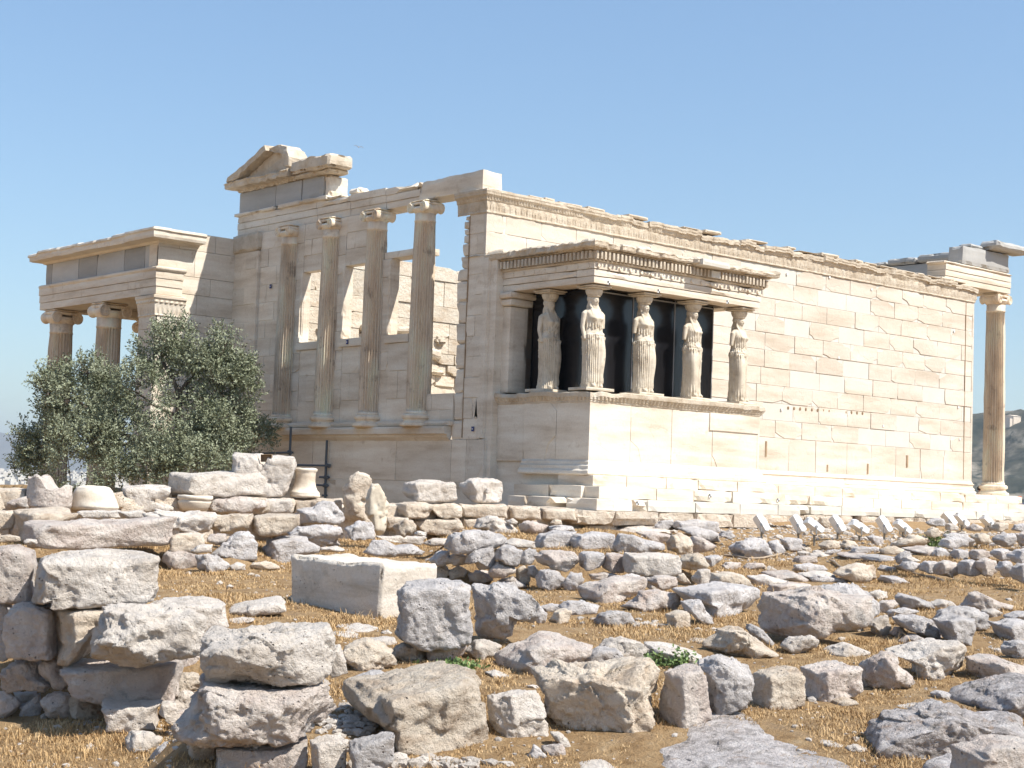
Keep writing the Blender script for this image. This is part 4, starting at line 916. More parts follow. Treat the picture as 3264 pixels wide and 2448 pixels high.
# ------------------------------------------------ air
hz=MB(); hz.box(-9000,17000,-9000,17500,-130,420); hm=bpy.data.materials.new('haze_air'); hm.use_nodes=True; q=hm.node_tree; q.nodes.remove(q.nodes['Principled BSDF'])
pv=q.nodes.new('ShaderNodeVolumePrincipled'); pv.inputs['Color'].default_value=(.80,.88,1,1); pv.inputs['Density'].default_value=.00010; pv.inputs['Anisotropy'].default_value=.2
q.links.new(pv.outputs[0],q.nodes['Material Output'].inputs['Volume'])
hzo=hz.build('haze',hm); tag(hzo,kind='stuff')
# ------------------------------------------------ rocks
MATK={'g':'grey','p':'pink','w':'white','o':'poros','l':'lichen','d':'dressed'}
def polyrad(P,th):
    """radius of a star polygon about the origin at the angles th"""
    n=len(P); out=np.full(len(th),1e-3); dx,dy=np.cos(th),np.sin(th)
    for i in range(n):
        a=P[i]; b=P[(i+1)%n]; e=b-a; den=dx*e[1]-dy*e[0]; den=np.where(np.abs(den)<1e-9,1e-9,den)
        t=(a[0]*e[1]-a[1]*e[0])/den; u=(a[0]*dy-a[1]*dx)/den
        ok=(t>0)&(u>=-1e-6)&(u<=1+1e-6); out=np.where(ok&(t>out),t,out)
    return out
def rock(zn,dsp,mat,shape,yaw,pts,label,group,seed,name=None,cat='stone',parent=None,mod=None,mx=None):
    P=np.array([src(zn,*p) for p in pts]); x0,x1=P[:,0].min(),P[:,0].max(); y0,y1=P[:,1].min(),P[:,1].max()
    cx,cy=(x0+x1)/2,(y0+y1)/2; kf=float(shape[1:] or 1); kind=shape[0]
    rs=np.random.RandomState(seed)
    if dsp=='g': d=ground_d(cx,min(y1,2900)); 
    elif dsp[0]=='T':
        v=CF+CR*(cx-1632)/FPX-CU*(cy-1224)/FPX; d=((-4.25 if dsp=='T' else -3.95)-CP[1])/v[1]
    else: d=float(dsp)
    m=d/FPX; w=(x1-x0)*m; h=(y1-y0)*m
    if kind=='D': t=kf*w
    elif kind=='F': t=kf*1.0*w
    elif kind=='B': t=kf*min(.95*w,1.9*h)
    else: t=kf*min(.85*w,1.6*h)
    t=max(t,.06); dc=d+(t*.42 if dsp=='g' else t*.40)
    sc=dc/d
    # work in a frame: a right, b up, c away from camera
    px=int(max(x1-x0,y1-y0)/3.19); n=int(np.clip(px/2.1,9,64)); 
    hw,hh,ht=w/2,h/2,t/2
    nn=np.clip((np.array([hw,hh,ht])/max(hw,hh,ht)*n).astype(int),6,n)
    C,Fc=gridbox(nn); v=C*2-1
    p={'B':12,'R':4.5,'F':4.5,'D':22}[kind]
    v=v/((np.abs(v)**p).sum(1)**(1/p))[:,None]
    q=v*np.array([hw,hh,ht]); rt=min(hw,hh,ht)
    for k in range({'B':5,'R':16,'F':8,'D':1}[kind]):
        nv=rs.normal(size=3); nv/=np.linalg.norm(nv); ext=(q@nv).max(); off=ext*rs.uniform({'B':.88,'R':.70,'F':.78,'D':.97}[kind],.96 if kind!='D' else .99)
        e=np.maximum(q@nv-off,0); q=q-nv*e[:,None]*.93
    a=R_(yaw); q=np.stack([q[:,0]*math.cos(a)-q[:,2]*math.sin(a),q[:,1],q[:,0]*math.sin(a)+q[:,2]*math.cos(a)],1)
    # outline
    pc=np.stack([(P[:,0]-cx)*m*sc,-(P[:,1]-cy)*m*sc],1)
    th=np.arctan2(q[:,1],q[:,0]); rad=np.hypot(q[:,0],q[:,1]); B=90
    bi=((th+math.pi)/(2*math.pi)*B).astype(int)%B; mxr=np.zeros(B); np.maximum.at(mxr,bi,rad)
    for k in range(B):
        if mxr[k]==0: mxr[k]=mxr[k-1]
    ext=np.concatenate([mxr[-2:],mxr,mxr[:2]]); mxr=np.convolve(ext,[.2,.2,.2,.2,.2],'valid')
    cen=(np.arange(B)+.5)/B*2*math.pi-math.pi
    rm=np.interp(th,np.concatenate([[cen[-1]-2*math.pi],cen,[cen[0]+2*math.pi]]),np.concatenate([[mxr[-1]],mxr,[mxr[0]]]))
    rp=polyrad(pc,th); f=rp/np.maximum(rm,1e-4); q[:,0]*=f; q[:,1]*=f
    W=q[:,:1]*CR+q[:,1:2]*CU+q[:,2:]*CF
    o3=W/np.maximum(np.linalg.norm(W,axis=1),1e-6)[:,None]; sz=min(w,h*1.6,.9)
    A={'B':.62,'R':1.,'F':.9,'D':.16}[kind]
    S=seed*7.7
    s1=max(sz,.12)
    ndis=fbm(W+S,1.8/s1,3,.5)*.030*s1*A + chips(W+S+3,3.0/s1)*.050*s1*A + chips(W*[1,1,1.5]+S+8,7.5/s1)*.022*s1*A
    ndis+=(np.abs(fbm(W+S+5,11,4,.62))-.35)*-.020*A*min(1,s1*2)+fbm(W+S+9,34,2)*.005*min(1,s1*2)
    cut=np.clip(fbm(W+S+40,3.2/s1,2)-.42,0,.3)*-.22*s1*A; ndis+=cut
    W=W+o3*ndis[:,None]
    if mod: W=mod(W,q)
    cen3=at(cx,cy,dc)
    nm=name or ('boulder' if kind=='R' and px>60 else 'stone_block' if kind in 'BD' else 'stone')
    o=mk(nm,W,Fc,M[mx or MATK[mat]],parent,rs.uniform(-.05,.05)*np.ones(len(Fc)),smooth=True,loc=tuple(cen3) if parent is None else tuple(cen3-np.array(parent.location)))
    if parent is None: tag(o,label,cat,group)
    return o,cen3,d
ROCKS="""@stones of the near left dry wall
G2|13.3|w|B|22|275,60 300,0 420,-110 1290,-75 1318,20 1310,180 1270,260 1230,310 560,318 470,270 400,310 330,300 275,250|Huge white rough block crowning the near left wall
G2|13.7|p|B|10|-60,-140 130,-150 260,-100 300,-10 275,130 280,260 290,300 160,300 20,300 -60,260|Pinkish block at the left frame edge beside the huge white one
G2|13.4|p|B|-5|100,340 180,312 470,325 490,400 475,560 480,750 330,755 110,745 75,600 70,480|Flat-faced pink-grey block with one bright sunlit patch, second course
G2|13.3|o|B|38|480,350 560,328 1180,325 1000,400 850,420 760,560 740,700 640,790 500,790 450,600 445,480|Tan block split by a diagonal shadow, left of the bulging white boulder
G2|12.7|w|R1.0|25|800,440 850,350 1000,325 1600,375 1680,430 1690,600 1640,720 1450,770 1180,800 1000,790 820,760 750,720 720,620 740,560 790,510|Bulging white boulder with a rusty brown stain on its face
G2|15.2|w|B|20|1320,300 1550,290 1840,320 1860,400 1880,490 1700,560 1500,500 1340,440|White slab end poking out behind the bulging stained boulder
G2|13.8|g|B|10|-60,310 60,315 95,340 70,470 30,560 -60,560|Grey block at the frame edge, second course of the left wall
G2|13.8|g|B|0|-60,570 50,565 80,620 80,760 10,770 -60,775|Small grey block at the frame edge under another grey one
G2|13.5|p|R|15|10,860 120,755 270,765 320,820 330,920 440,960 400,1020 260,1010 120,1020 20,1000|Rounded pinkish stone in the third course at the far left
G2|13.5|p|R|30|325,790 380,765 480,775 520,860 560,960 560,1025 470,1010 370,930 330,880|Angular brown-pink stone wedged beside the rounded one, third course
G2|13.2|p|B|10|505,800 700,790 930,790 1460,770 1480,830 1450,960 1430,1100 1000,1112 830,1080 700,1060 590,1030 560,960 580,930 540,880|Long pale block under the bulging boulder, lower right corner sunlit
G2|13.5|p|R|10|-60,1020 60,1030 140,1090 160,1160 60,1250 -60,1280|Dark shaded stone at the frame edge near the wall foot
G2|13.8|p|R|10|100,1040 290,1035 300,1110 250,1200 160,1150|Shaded lump deep in the fourth course
G2|13.6|g|R|10|160,1160 250,1110 330,1030 340,1120 330,1230 240,1260 170,1250|Thin tilted grey slab standing in shade near the wall foot
G2|13.4|p|R|20|335,1110 400,1040 560,1035 590,1100 570,1250 440,1255 370,1230|Shaded squarish stone fourth course, left of the rust-edged one
G2|13.4|o|R|20|555,1100 620,1045 820,1085 840,1200 850,1290 740,1295 620,1240 560,1180|Brown-edged stone under the long pale block's left end
G2|12.9|w|B|12|840,1100 1020,1120 1330,1115 1290,1180 1290,1320 1100,1340 890,1330 850,1230|White block with orange-brown patches low in the wall
G2|12.7|w|B|30|1300,1190 1320,1120 1400,1125 1460,1180 1480,1300 1430,1320 1290,1190|Small white wedge stone leaning at the end of the orange-patched block
G2|13.2|g|R|10|550,1310 640,1280 860,1290 950,1340 900,1420 700,1420 570,1380|Half-buried shaded stone at the very foot of the left wall
G2|12.2|w|R1.0|25|1010,1430 1070,1355 1200,1360 1330,1410 1300,1480 1240,1560 1200,1640 1110,1670 1030,1660|White jagged stone rising from the dark hollow by the wall foot
G2|11.8|g|F|10|1230,1560 1330,1460 1540,1440 1600,1560 1580,1680 1240,1680|Flat blue-grey stone in front of the stacked pier's base
G2|14.3|p|R|20|1470,780 1560,730 1640,740 1680,880 1600,900 1500,900 1450,860|Crumbly tan rubble stone between the left wall and the pier
G2|14.0|o|R|15|1400,930 1480,880 1600,890 1690,930 1680,1040 1560,1080 1440,1060|Tan crumbled stone in the gap between the left wall and the pier
G2|13.6|w|R|20|1400,1080 1500,1030 1600,1060 1620,1160 1540,1230 1430,1190|Small pale stone low in the gap beside the pier
G2|13.0|p|R|20|1430,1200 1530,1180 1600,1230 1590,1330 1480,1350 1420,1290|Pinkish stone at the bottom of the gap beside the pier
@stones of the stacked pier
G3|10.3|w|R1.1|22|340,700 400,670 700,670 1200,660 1240,740 1250,880 1230,980 1150,1040 900,1050 700,1040 430,1010 350,920 325,810|Wide pale rounded slab on top of the three-course pier
G3|10.2|p|R1.1|18|200,1280 250,1130 290,1010 380,995 560,1040 860,1060 1210,1050 1240,1200 1180,1310 1050,1420 900,1470 760,1470 500,1450 350,1420 210,1400 170,1320|Jagged pink-brown slab in the middle of the stacked pier
G3|10.4|o|B|20|230,1420 330,1410 430,1430 420,1560 400,1720 260,1720 215,1580|Small tan block at lower left under the stacked pier
G3|10.3|p|B|8|430,1450 700,1475 900,1480 1060,1470 1080,1560 1060,1720 400,1720 405,1580|Long pinkish base block under the stacked pier, cut by the frame
G3|10.9|w|R|20|1200,790 1290,780 1330,920 1350,980 1240,1020 1200,980|Pale broken stone tucked behind the top slab of the pier
G3|10.2|w|B|25|1075,1460 1200,1440 1350,1450 1340,1600 1350,1720 1090,1720 1080,1580|Cream block next to the blue-grey one at the bottom edge
G3|10.1|g|B|12|1350,1480 1450,1440 1680,1410 1675,1560 1640,1640 1620,1720 1380,1720 1345,1560|Blue-grey squared block with smooth top at the bottom edge
@big blocks of the near right row
G3|g|o|B1.3|30|1290,1090 1450,1060 1640,1040 1900,1000 2212,940 2290,960 2300,1120 2320,1300 2320,1480 2240,1530 2060,1520 1900,1490 1840,1440 1600,1360 1380,1280 1300,1190|Large pitted tan block with shaded left flank, left of the near row
G4|g|w|R|20|780,1370 950,1330 1110,1325 1160,1400 1200,1540 1210,1640 1100,1680 900,1660 790,1560|Small pale cream cube-like stone between the two largest pitted blocks
G7|g|o|R1.2|28|-30,810 200,740 500,720 900,660 1010,665 1150,780 1130,900 1080,1080 1050,1200 950,1290 700,1360 540,1385 300,1360 240,1280 110,1200 70,1020 -10,950|Largest pitted tan boulder, five-sided with a chipped shaded corner
G7|g|p|B|38|1140,790 1250,775 1480,765 1520,860 1545,1000 1570,1170 1570,1215 1400,1290 1220,1305 1120,1240 1100,1120 1120,950 1150,830|Upright cream block with dark left side, right of the largest boulder
G7|g|g|R|25|1440,740 1500,690 1600,665 1750,690 1890,760 1945,880 1930,1040 1880,1150 1780,1210 1600,1210 1560,1100 1540,950 1520,820|Rounded grey-white boulder with knobbly pits in the near row
G8|g|o|B|20|-170,850 -100,800 40,790 230,780 270,860 265,1020 240,1080 20,1145 -100,1140 -180,1100|Holed tan block in the near row with two deep dark pits
G8|g|p|B|22|245,1000 275,850 270,790 300,770 560,745 755,755 775,850 770,960 680,1020 480,1070 290,1085 250,1060|Rough tan-grey block with mossy face, next to the holed one
G8|g|p|R|25|760,780 830,680 950,650 1090,645 1110,760 1170,800 1240,860 1250,910 1120,960 960,980 800,970 775,880|Pinkish weathered block with a low shelf on its right
G8|g|w|R1.1|35|990,640 1200,590 1430,545 1620,540 1670,600 1695,720 1680,790 1600,850 1460,890 1330,885 1250,860 1230,740 1100,650|Big cream boulder with a shaded hollow left side ending the row
G8|g|o|F|15|520,1070 600,1045 690,1050 750,1080 640,1110 540,1110|Little cream stone propped under the mossy-faced block
G8|g|p|B1.2|42|1700,680 1850,665 2000,700 2212,760 2300,800 2240,850 2080,900 1900,900 1760,870 1700,780|Dark-sided grey slab block by the right frame edge
@flat lichened rocks at the bottom right
G7|9.9|l|F2.0|10|730,1653 800,1590 900,1560 1080,1470 1400,1420 1800,1410 2212,1430 2700,1530 2900,1620 2900,1800 700,1800|Wide striped rock ledge spreading along the bottom edge
G8|g|l|R1.6|15|800,1500 810,1400 860,1260 1000,1180 1250,1150 1500,1120 1700,1170 1900,1230 2100,1210 2212,1260 2330,1500 1600,1600 1300,1590 980,1560 830,1530|Humped lichen-stained rock with a dark rough left cheek
G8|g|l|F1.6|20|1600,1080 1700,1010 1850,960 2000,910 2212,850 2400,850 2400,1230 2150,1190 1900,1200 1750,1150 1640,1110|Pale tilted rock sheet with fine grooves at the right edge
G8|9.2|p|B|20|1600,1480 1700,1470 1850,1410 2300,1420 2300,1700 1600,1700|Flat pinkish slab in the bottom right corner
G8|9.6|l|F1.5|10|1400,1660 1600,1615 1850,1605 2050,1640 2060,1720 1380,1720|Low striped stone touching the bottom edge at right
G8|g|w|F|10|400,1440 440,1420 620,1450 610,1480 480,1480|Thin flat white flake lying on the dry grass above the ledge
G8|g|w|F|10|650,1480 720,1455 830,1490 800,1540 650,1520|Pale flat stone between the ledge and the humped rock
G8|g|w|F|10|1100,1120 1300,1095 1330,1110 1200,1140 1100,1140|Flat white flake lying on top of the grass above the humped rock
G8|g|g|F|10|1400,1010 1450,980 1600,1010 1600,1050 1420,1040|Small flat grey stone in the grass near the grooved sheet
G7|g|w|F|10|360,1653 420,1610 620,1605 730,1640 740,1700 360,1700|Smooth pale stone cut by the bottom edge left of the ledge
G7|g|p|R|20|90,1460 250,1430 290,1550 180,1570 90,1530|Broken pinkish stone half in grass near the bottom centre
G7|g|g|R|20|-60,1560 0,1450 60,1480 110,1560 60,1590|Small pale grey peaked stone near the bottom centre
G7|g|w|F|20|150,1340 230,1340 300,1400 340,1480 280,1470 190,1400|Narrow pale sliver of rock pointing down from the largest boulder
G7|g|p|F|20|1770,1320 1830,1310 1980,1400 2020,1420 1900,1410 1800,1370|Thin shard above the striped ledge
@middle ground boulders
G4|14.0|g|B|12|135,650 200,580 300,565 600,565 660,600 680,700 670,800 690,900 660,970 600,1010 420,1020 300,1010 160,990 125,940 150,800 135,720|Tall squared grey boulder with brown moss streaks on its face
G4|14.9|g|R1.0|10|670,575 780,580 820,560 950,590 1080,630 1150,700 1140,790 1110,850 1000,830 970,850 960,930 900,955 760,960 690,920 680,760|Cracked pale grey boulder just behind the tall mossy one
G4|g|o|R|20|120,1020 190,990 330,1020 350,1120 200,1130 110,1080|Dark flat stone supporting the tall mossy boulder
G4|g|p|R|15|350,1030 460,1010 560,1015 640,1010 600,1080 540,1120 440,1130 360,1110|Shaded second support stone under the tall mossy boulder
G4|g|w|R|20|610,1050 700,980 790,980 880,1010 860,1080 770,1115 700,1100|Ribbed pale stone right of the supports
G4|g|g|R|20|1110,810 1150,730 1200,790 1195,850 1140,860|Small grey stone at the right end of the cracked boulder
G3|g|o|R|25|1285,850 1350,790 1480,755 1600,790 1670,840 1690,930 1580,960 1450,980 1350,930 1300,890|Dark brown rough stone in the grass left of the mossy boulder
G3|g|w|F|10|1480,745 1600,735 1680,740 1700,790 1600,780|Thin shaded slab edge beneath the mossy boulder's left foot
G4|g|p|B1.3|28|830,1080 900,1040 1150,950 1400,980 1520,1010 1525,1060 1450,1100 1440,1150 1210,1160 1000,1200 930,1180 840,1150|Low lichened slab with two square notches
G4|g|w|R1.2|18|1530,1040 1600,970 1720,950 1850,980 1960,1060 1950,1120 1800,1130 1600,1100|Smooth cream mound behind the largest pitted boulder
G4|g|g|B|15|1445,1130 1460,1070 1560,1030 1700,1040 1730,1090 1600,1120 1500,1150|Bright blue-white chipped stone wedged at the cream mound
G4|g|w|F1.5|15|1900,1010 2000,1010 2212,1050 2280,1060 2240,1130 2100,1160 1980,1140 1930,1090|Long low pale rock running behind the green weed
G4|g|w|F|15|760,1200 830,1190 940,1225 900,1240 800,1230|Low pale stone in grass between the two big pitted blocks
G3|g|g|F|10|1380,1020 1500,975 1580,970 1630,1010 1500,1050 1400,1050|Flat bluish stone behind the large pitted tan block
G4|g|g|F|15|1150,740 1220,720 1290,725 1300,760 1200,780|Thin grey slab in grass beyond the cracked boulder
G4|g|g|R|18|1280,730 1340,695 1450,700 1580,740 1560,790 1400,800 1300,790|Low grey rock in grass below the pointed pale block
G4|g|o|B|35|1225,830 1260,770 1340,750 1370,770 1350,850 1280,860|Small yellowish tilted stone in the dry grass
G4|g|g|R|20|1530,860 1560,790 1650,760 1780,770 1810,820 1840,860 1720,880 1600,870|Grey stone with a bright top in the central grass
G7|g|o|B|30|1160,300 1260,275 1370,280 1385,400 1290,420 1200,400|Small cream cube stone in the grass
G7|g|g|R|30|1300,180 1470,170 1510,250 1580,330 1600,400 1500,400 1400,310 1330,260|White-blue tilted slab leaning above the small cream cube
G7|g|p|R|22|780,220 870,170 940,90 1100,85 1280,120 1300,200 1240,260 1100,280 940,280 840,250|Brownish hump-backed boulder right of the pointed pale block
G4|g|p|B1.0|35|1410,590 1500,560 1700,540 1890,530 1910,590 1880,640 1700,700 1560,705 1430,670|Pointed pale block with a shaded left end before the rubble wall
G5|g|g|B1.0|42|680,760 800,735 1100,730 1350,745 1440,790 1450,850 1380,920 1240,985 1020,1000 960,960 880,860 760,850|Long dark-sided granite-grey block with a bright right end
G5|g|o|R|28|930,1270 1000,1190 1080,1120 1200,1100 1300,1130 1400,1210 1560,1310 1640,1370 1400,1390 1200,1350 1050,1320|Tan wedge-shaped boulder lying alone in the grass
G5|15.9|p|R1.1|30|1420,900 1460,800 1700,780 1880,765 2060,790 2212,800 2420,830 2440,960 2420,1080 2250,1130 2100,1130 1950,1180 1700,1190 1560,1180 1440,1110 1430,1010|Very large pink boulder resting on small stones at right
G5|g|w|R|15|1620,1260 1700,1200 1880,1180 1950,1210 1930,1280 1840,1340 1750,1350 1680,1320|Smooth grey-white stone under the very large pink boulder
G5|g|g|R|20|1310,1110 1360,1070 1480,1120 1560,1240 1540,1270 1420,1200|Shaded bluish stone at the left foot of the pink boulder
G6|16.9|g|R1.2|30|270,790 350,750 480,745 640,770 780,840 850,920 845,1030 800,1080 700,1090 610,1110 590,900 500,840 350,810|Blue-grey slanted boulder behind the very large pink one
G5|g|o|F|10|780,1230 870,1205 970,1210 920,1235|Thin flat stone in grass left of the tan wedge
G6|g|w|F|15|360,1400 450,1330 560,1305 680,1340 780,1380 640,1440 480,1425|Low whitish rock in the grass beyond the mossy-faced block
G6|g|w|R|25|720,1090 780,1110 900,1050 950,1040 990,1140 960,1230 860,1250 800,1180|Blue-white slab leaning under the slanted boulder
G6|g|p|R|20|970,1220 1020,1150 1090,1160 1115,1220 1060,1250|Small round pinkish stone with grass beside the leaning slab
G6|g|o|R|20|620,1140 680,1110 720,1150 700,1200 640,1190|Little cream stone in the shadow of the slanted boulder
G6|g|l|F|20|1040,1300 1120,1240 1220,1225 1290,1260 1290,1310 1100,1330|Low speckled stone behind the big cream boulder
G6|g|g|R|30|1000,1070 1080,1045 1240,1050 1400,1110 1450,1180 1460,1290 1360,1280 1200,1210 1060,1150|Long grey-blue wedge rock among the right rubble
G6|g|g|B|25|1380,1090 1450,1060 1600,1050 1740,1080 1760,1180 1720,1330 1600,1290 1480,1260 1440,1170|Grey block with a square dark notch cut in its face
G6|g|g|R|25|1370,1080 1440,990 1560,970 1780,985 1880,1040 1895,1190 1800,1200 1740,1130 1600,1060|Bluish rough block behind the notched one
G6|g|g|R|28|925,1010 970,985 1130,980 1260,1010 1200,1050 1060,1060 970,1080|Jagged low grey rock behind the long wedge rock
G6|g|g|R|30|1020,870 1060,840 1180,870 1330,920 1400,990 1300,1000 1200,990 1060,970|Dark blue peaked rock at the back of the right rubble
G6|g|w|F|15|1330,940 1430,905 1540,915 1590,960 1450,990 1360,980|Pale rounded stone at the edge of the sunny clearing
G6|g|p|R|15|850,960 880,920 1020,905 1030,960 960,1010 870,1030|Low pinkish stone behind the slanted boulder
G6|g|w|R|20|770,830 860,815 940,830 975,890 900,905 840,900|Cream rounded stone beyond the slanted boulder
G6|g|p|R1.0|38|1595,960 1640,900 1680,830 1770,820 1850,860 2000,930 2120,960 2140,1010 1980,1000 1800,990 1680,975|Pink wedge rock alone in the right clearing
G6|g|w|F|10|2040,890 2090,885 2105,910 2050,915|Tiny white stone on the right clearing
G6|g|g|B1.0|25|1900,1110 2100,1090 2300,1090 2300,1270 2150,1290 1980,1240 1940,1170|Flat grey block at the right edge above the dark-sided slab
G6|g|g|R|25|1980,1330 2060,1290 2300,1280 2300,1450 2150,1450 2010,1400|Dark cracked grey rock at the right edge
G6|g|g|F|15|2020,1060 2120,1020 2300,1010 2300,1100 2100,1090|Low bluish slab at the right frame edge
G6|g|w|F|15|1830,1000 1950,990 2010,1020 1960,1070 1860,1060|Thin pale slab right of the bluish rough block
G6|g|w|F|10|1830,1370 1900,1345 1990,1350 1900,1375|Narrow white flake in right-hand grass
@the great block
@stones of the middle rubble wall
G4|21.0|g|R|15|470,310 510,230 620,200 780,200 930,250 920,290 850,320 690,350 560,360 500,340|Flat white-blue cap stone at the left end of the rubble wall
G4|21.3|g|R|20|385,400 430,350 510,350 530,430 490,450 400,450|Small grey stone at the upper left end of the rubble wall
G4|21.3|p|R|20|510,380 570,365 640,380 640,440 560,450 520,430|Brown-grey stone beneath the flat cap stone
G4|20.9|g|R|25|640,370 700,330 820,325 830,420 820,480 720,480 690,430 640,440|Lumpy blue-grey stone in the top course, third from the left
G4|20.9|g|B|20|820,370 880,310 950,310 1030,340 1010,420 990,460 910,430 820,410|Angular grey stone with a bright top in the top course
G4|21.2|g|R|20|1005,370 1060,335 1130,340 1110,400 1090,440 1010,440|Narrow grey stone between two longer ones, top course
G4|20.8|p|R|18|1110,380 1160,345 1400,345 1440,400 1420,440 1340,490 1240,470 1130,430|Long pinkish stone with rough face in the top course
G4|20.9|g|B|18|1420,400 1440,350 1600,360 1610,410 1570,460 1480,480 1430,450|Smooth grey stone right of the long pinkish one
G4|20.9|p|B|30|1590,430 1620,360 1740,370 1755,440 1740,500 1650,490 1600,470|Dark squarish stone left of the long rounded white one
G4|20.5|w|B|10|1745,410 1760,360 1900,365 2110,370 2140,420 2130,490 2060,520 1850,510 1750,490|Long rounded white block ending the top course
G4|21.4|o|R|10|390,470 480,450 520,480 500,540 400,550|Shaded stone low at the left end of the rubble wall
G4|21.4|o|R|10|510,490 570,455 630,470 620,540 520,550|Shaded stone second from the left, lower course
G4|21.3|p|R|10|640,510 700,480 800,490 830,550 760,570 660,565|Shaded brownish stone third from the left, lower course
G4|20.9|p|R|15|805,470 850,425 950,450 975,490 900,530 810,530|Pinkish rounded stone, lower course, sunlit face
G4|21.1|o|R|15|980,480 1040,445 1080,500 1080,590 1020,600 985,540|Dark brown upright stone in the lower course
G4|21.1|g|R|15|1065,450 1110,445 1140,490 1120,540 1075,520|Small grey stone above the dark brown upright one
G4|20.6|g|R|25|1125,530 1160,475 1280,490 1330,540 1310,600 1200,620 1130,600|Sunlit triangular-faced grey stone at the wall foot
G4|20.6|g|R|25|1320,570 1370,500 1450,500 1460,550 1410,620 1330,635|Leaning grey stone at the wall foot, right of the triangular-faced one
G4|20.9|g|F|10|850,560 900,540 990,545 1060,590 980,620 860,590|Low bluish stone at the wall foot
G4|20.9|p|R|15|920,550 960,520 990,560 960,590|Little pink stone poking from the lower course
G4|20.8|p|B|15|1500,510 1600,495 1700,510 1680,540 1520,545|Shaded flat stone under the smooth grey one
G4|20.4|w|B|15|1870,520 2000,520 2110,530 2120,600 2000,620 1910,610 1900,550|Flat-topped white block beneath the long rounded one
G4|20.0|g|R|20|1730,520 1800,505 1860,520 1850,545 1740,540|Small grey stone under the left end of the long rounded block
@upper row of the rubble wall
G4|23.0|g|B|15|1115,290 1150,230 1250,205 1400,210 1370,260 1360,325 1200,330 1120,320|Grey block starting the upper row behind the rubble wall
G4|22.8|g|B|15|1365,260 1400,225 1550,215 1680,225 1670,330 1500,340 1370,325|Wide grey block second in the upper row
G4|22.3|g|R|25|1670,290 1700,220 1800,225 1900,270 2050,310 2040,350 1900,355 1720,355 1670,330|White-blue pointed rock lying across the upper row
G5|23.0|o|R|20|620,360 660,290 740,270 820,300 850,360 850,450 740,460 640,430|Rounded cream boulder standing right of the white-blue pointed rock
G5|23.4|p|R|20|830,330 850,290 950,320 1045,390 1030,420 930,445 850,450|Brownish wedge leaning on the rounded cream boulder
G5|21.3|o|R|25|740,520 790,470 900,450 950,470 1000,560 950,600 820,610 750,580|Blocky cream stone with a rough face below the cream boulder
G5|21.8|g|B|30|940,480 1090,470 1110,500 1060,540 1000,570 960,520|Smooth grey wedge slab right of the blocky cream stone
G5|20.3|w|B|30|850,690 900,600 1000,590 1010,640 1000,720 900,730|Cream block in shade of a small overhang
G5|19.6|o|B|18|1000,700 1020,630 1150,620 1280,640 1340,680 1380,740 1200,745 1010,735|Broad cream slab behind the long dark-sided block
G5|20.0|o|R|20|720,640 770,630 800,670 840,720 760,720 715,690|Small brown stone in a grassy gap
G5|19.8|p|B|25|440,690 520,650 700,660 720,730 640,770 530,750|Brown-white block behind the hump-backed boulder
G4|28.3|w|R|20|680,180 720,120 790,98 880,120 940,150 1000,210 980,240 880,240 760,210|Rounded white-grey boulder near the terrace wall foot
G4|28.3|w|F|15|910,140 960,115 1000,140 990,160 930,155|Small white stone beside the rounded white-grey boulder
G4|28.3|p|R|25|1000,170 1040,135 1150,150 1215,170 1210,220 1100,235 1020,210|Pinkish angular stone right of the rounded white-grey boulder
G4|28.3|g|F|15|1210,180 1260,165 1380,170 1400,205 1330,215 1220,210|Flat grey-blue stone right of the pinkish angular one
G4|28.3|o|R|15|1225,145 1250,122 1300,125 1310,160 1250,162|Small cream cobble lying on the flat stones
G4|22.0|w|F|15|830,290 960,260 1110,280 1120,320 950,320 850,310|Low pale slab in dry grass behind the cap stone
G4|g|p|F|12|1660,210 1760,175 1950,175 2070,210 1900,215 1700,215|Low pinkish ledge under the temple platform
@blocks under the temple platform
G5|34.0|g|R|20|510,210 560,165 680,160 690,200 620,240 540,235|Small blue-grey rock left of the long grey block by the platform
G5|33.8|g|B|15|670,215 700,165 900,160 1075,175 1085,260 1000,280 850,250 700,240|Long blue-grey block lying before the platform with a white survey mark
G5|32.2|g|F|15|700,240 850,220 1000,240 1090,280 1080,340 1000,350 850,290|Blue-grey slab tilted below the long blue-grey block
G5|31.2|p|F1.4|15|350,275 500,265 640,280 660,330 560,360 430,330|Low brown-grey ledge behind the white-blue pointed rock
G5|33.5|w|F1.2|15|160,255 260,215 420,220 640,240 600,275 350,275|Cream flaky ledge under the temple platform
G5|32.0|g|R|15|1085,300 1110,260 1200,260 1230,310 1180,330|Small pale block left of the big grey boulder
G5|g|g|R|22|1170,410 1240,350 1330,330 1470,320 1520,370 1570,480 1440,500 1280,490 1210,460|Big rounded blue-grey boulder near the floodlights
G5|g|g|R|20|1510,350 1590,340 1650,390 1665,460 1590,470 1540,420|Cracked grey stone right of the big rounded boulder
G5|g|g|B|15|1620,330 1700,318 1800,325 1810,400 1790,440 1680,420|Pale upright slab behind a floodlight post
G5|g|p|R|18|1100,560 1150,530 1280,535 1270,580 1200,600 1120,585|Pinkish-grey stone low in grass left of its twin
G5|g|p|R|18|1290,570 1340,540 1480,540 1500,580 1420,600 1310,600|Pinkish rough stone in grass, right one of the low pair
G5|g|w|F|15|1470,590 1530,565 1600,600 1540,615|Small flat white stone in grass
G5|g|p|B|20|1740,500 1780,475 1940,480 1955,530 1860,540 1750,530|Flat pinkish stone below the floodlights
G5|g|g|R|20|1720,600 1740,545 1850,540 2000,560 2050,600 1980,625 1800,615|Dark grey long rock right of the low pinkish stones
G5|g|p|F1.2|12|1470,640 1520,615 1750,615 1850,670 1820,700 1600,670|Long low pinkish slab in the right grass
G5|g|w|F1.2|12|1340,660 1500,650 1660,690 1640,710 1450,740 1380,720|White low slab behind the very large pink boulder
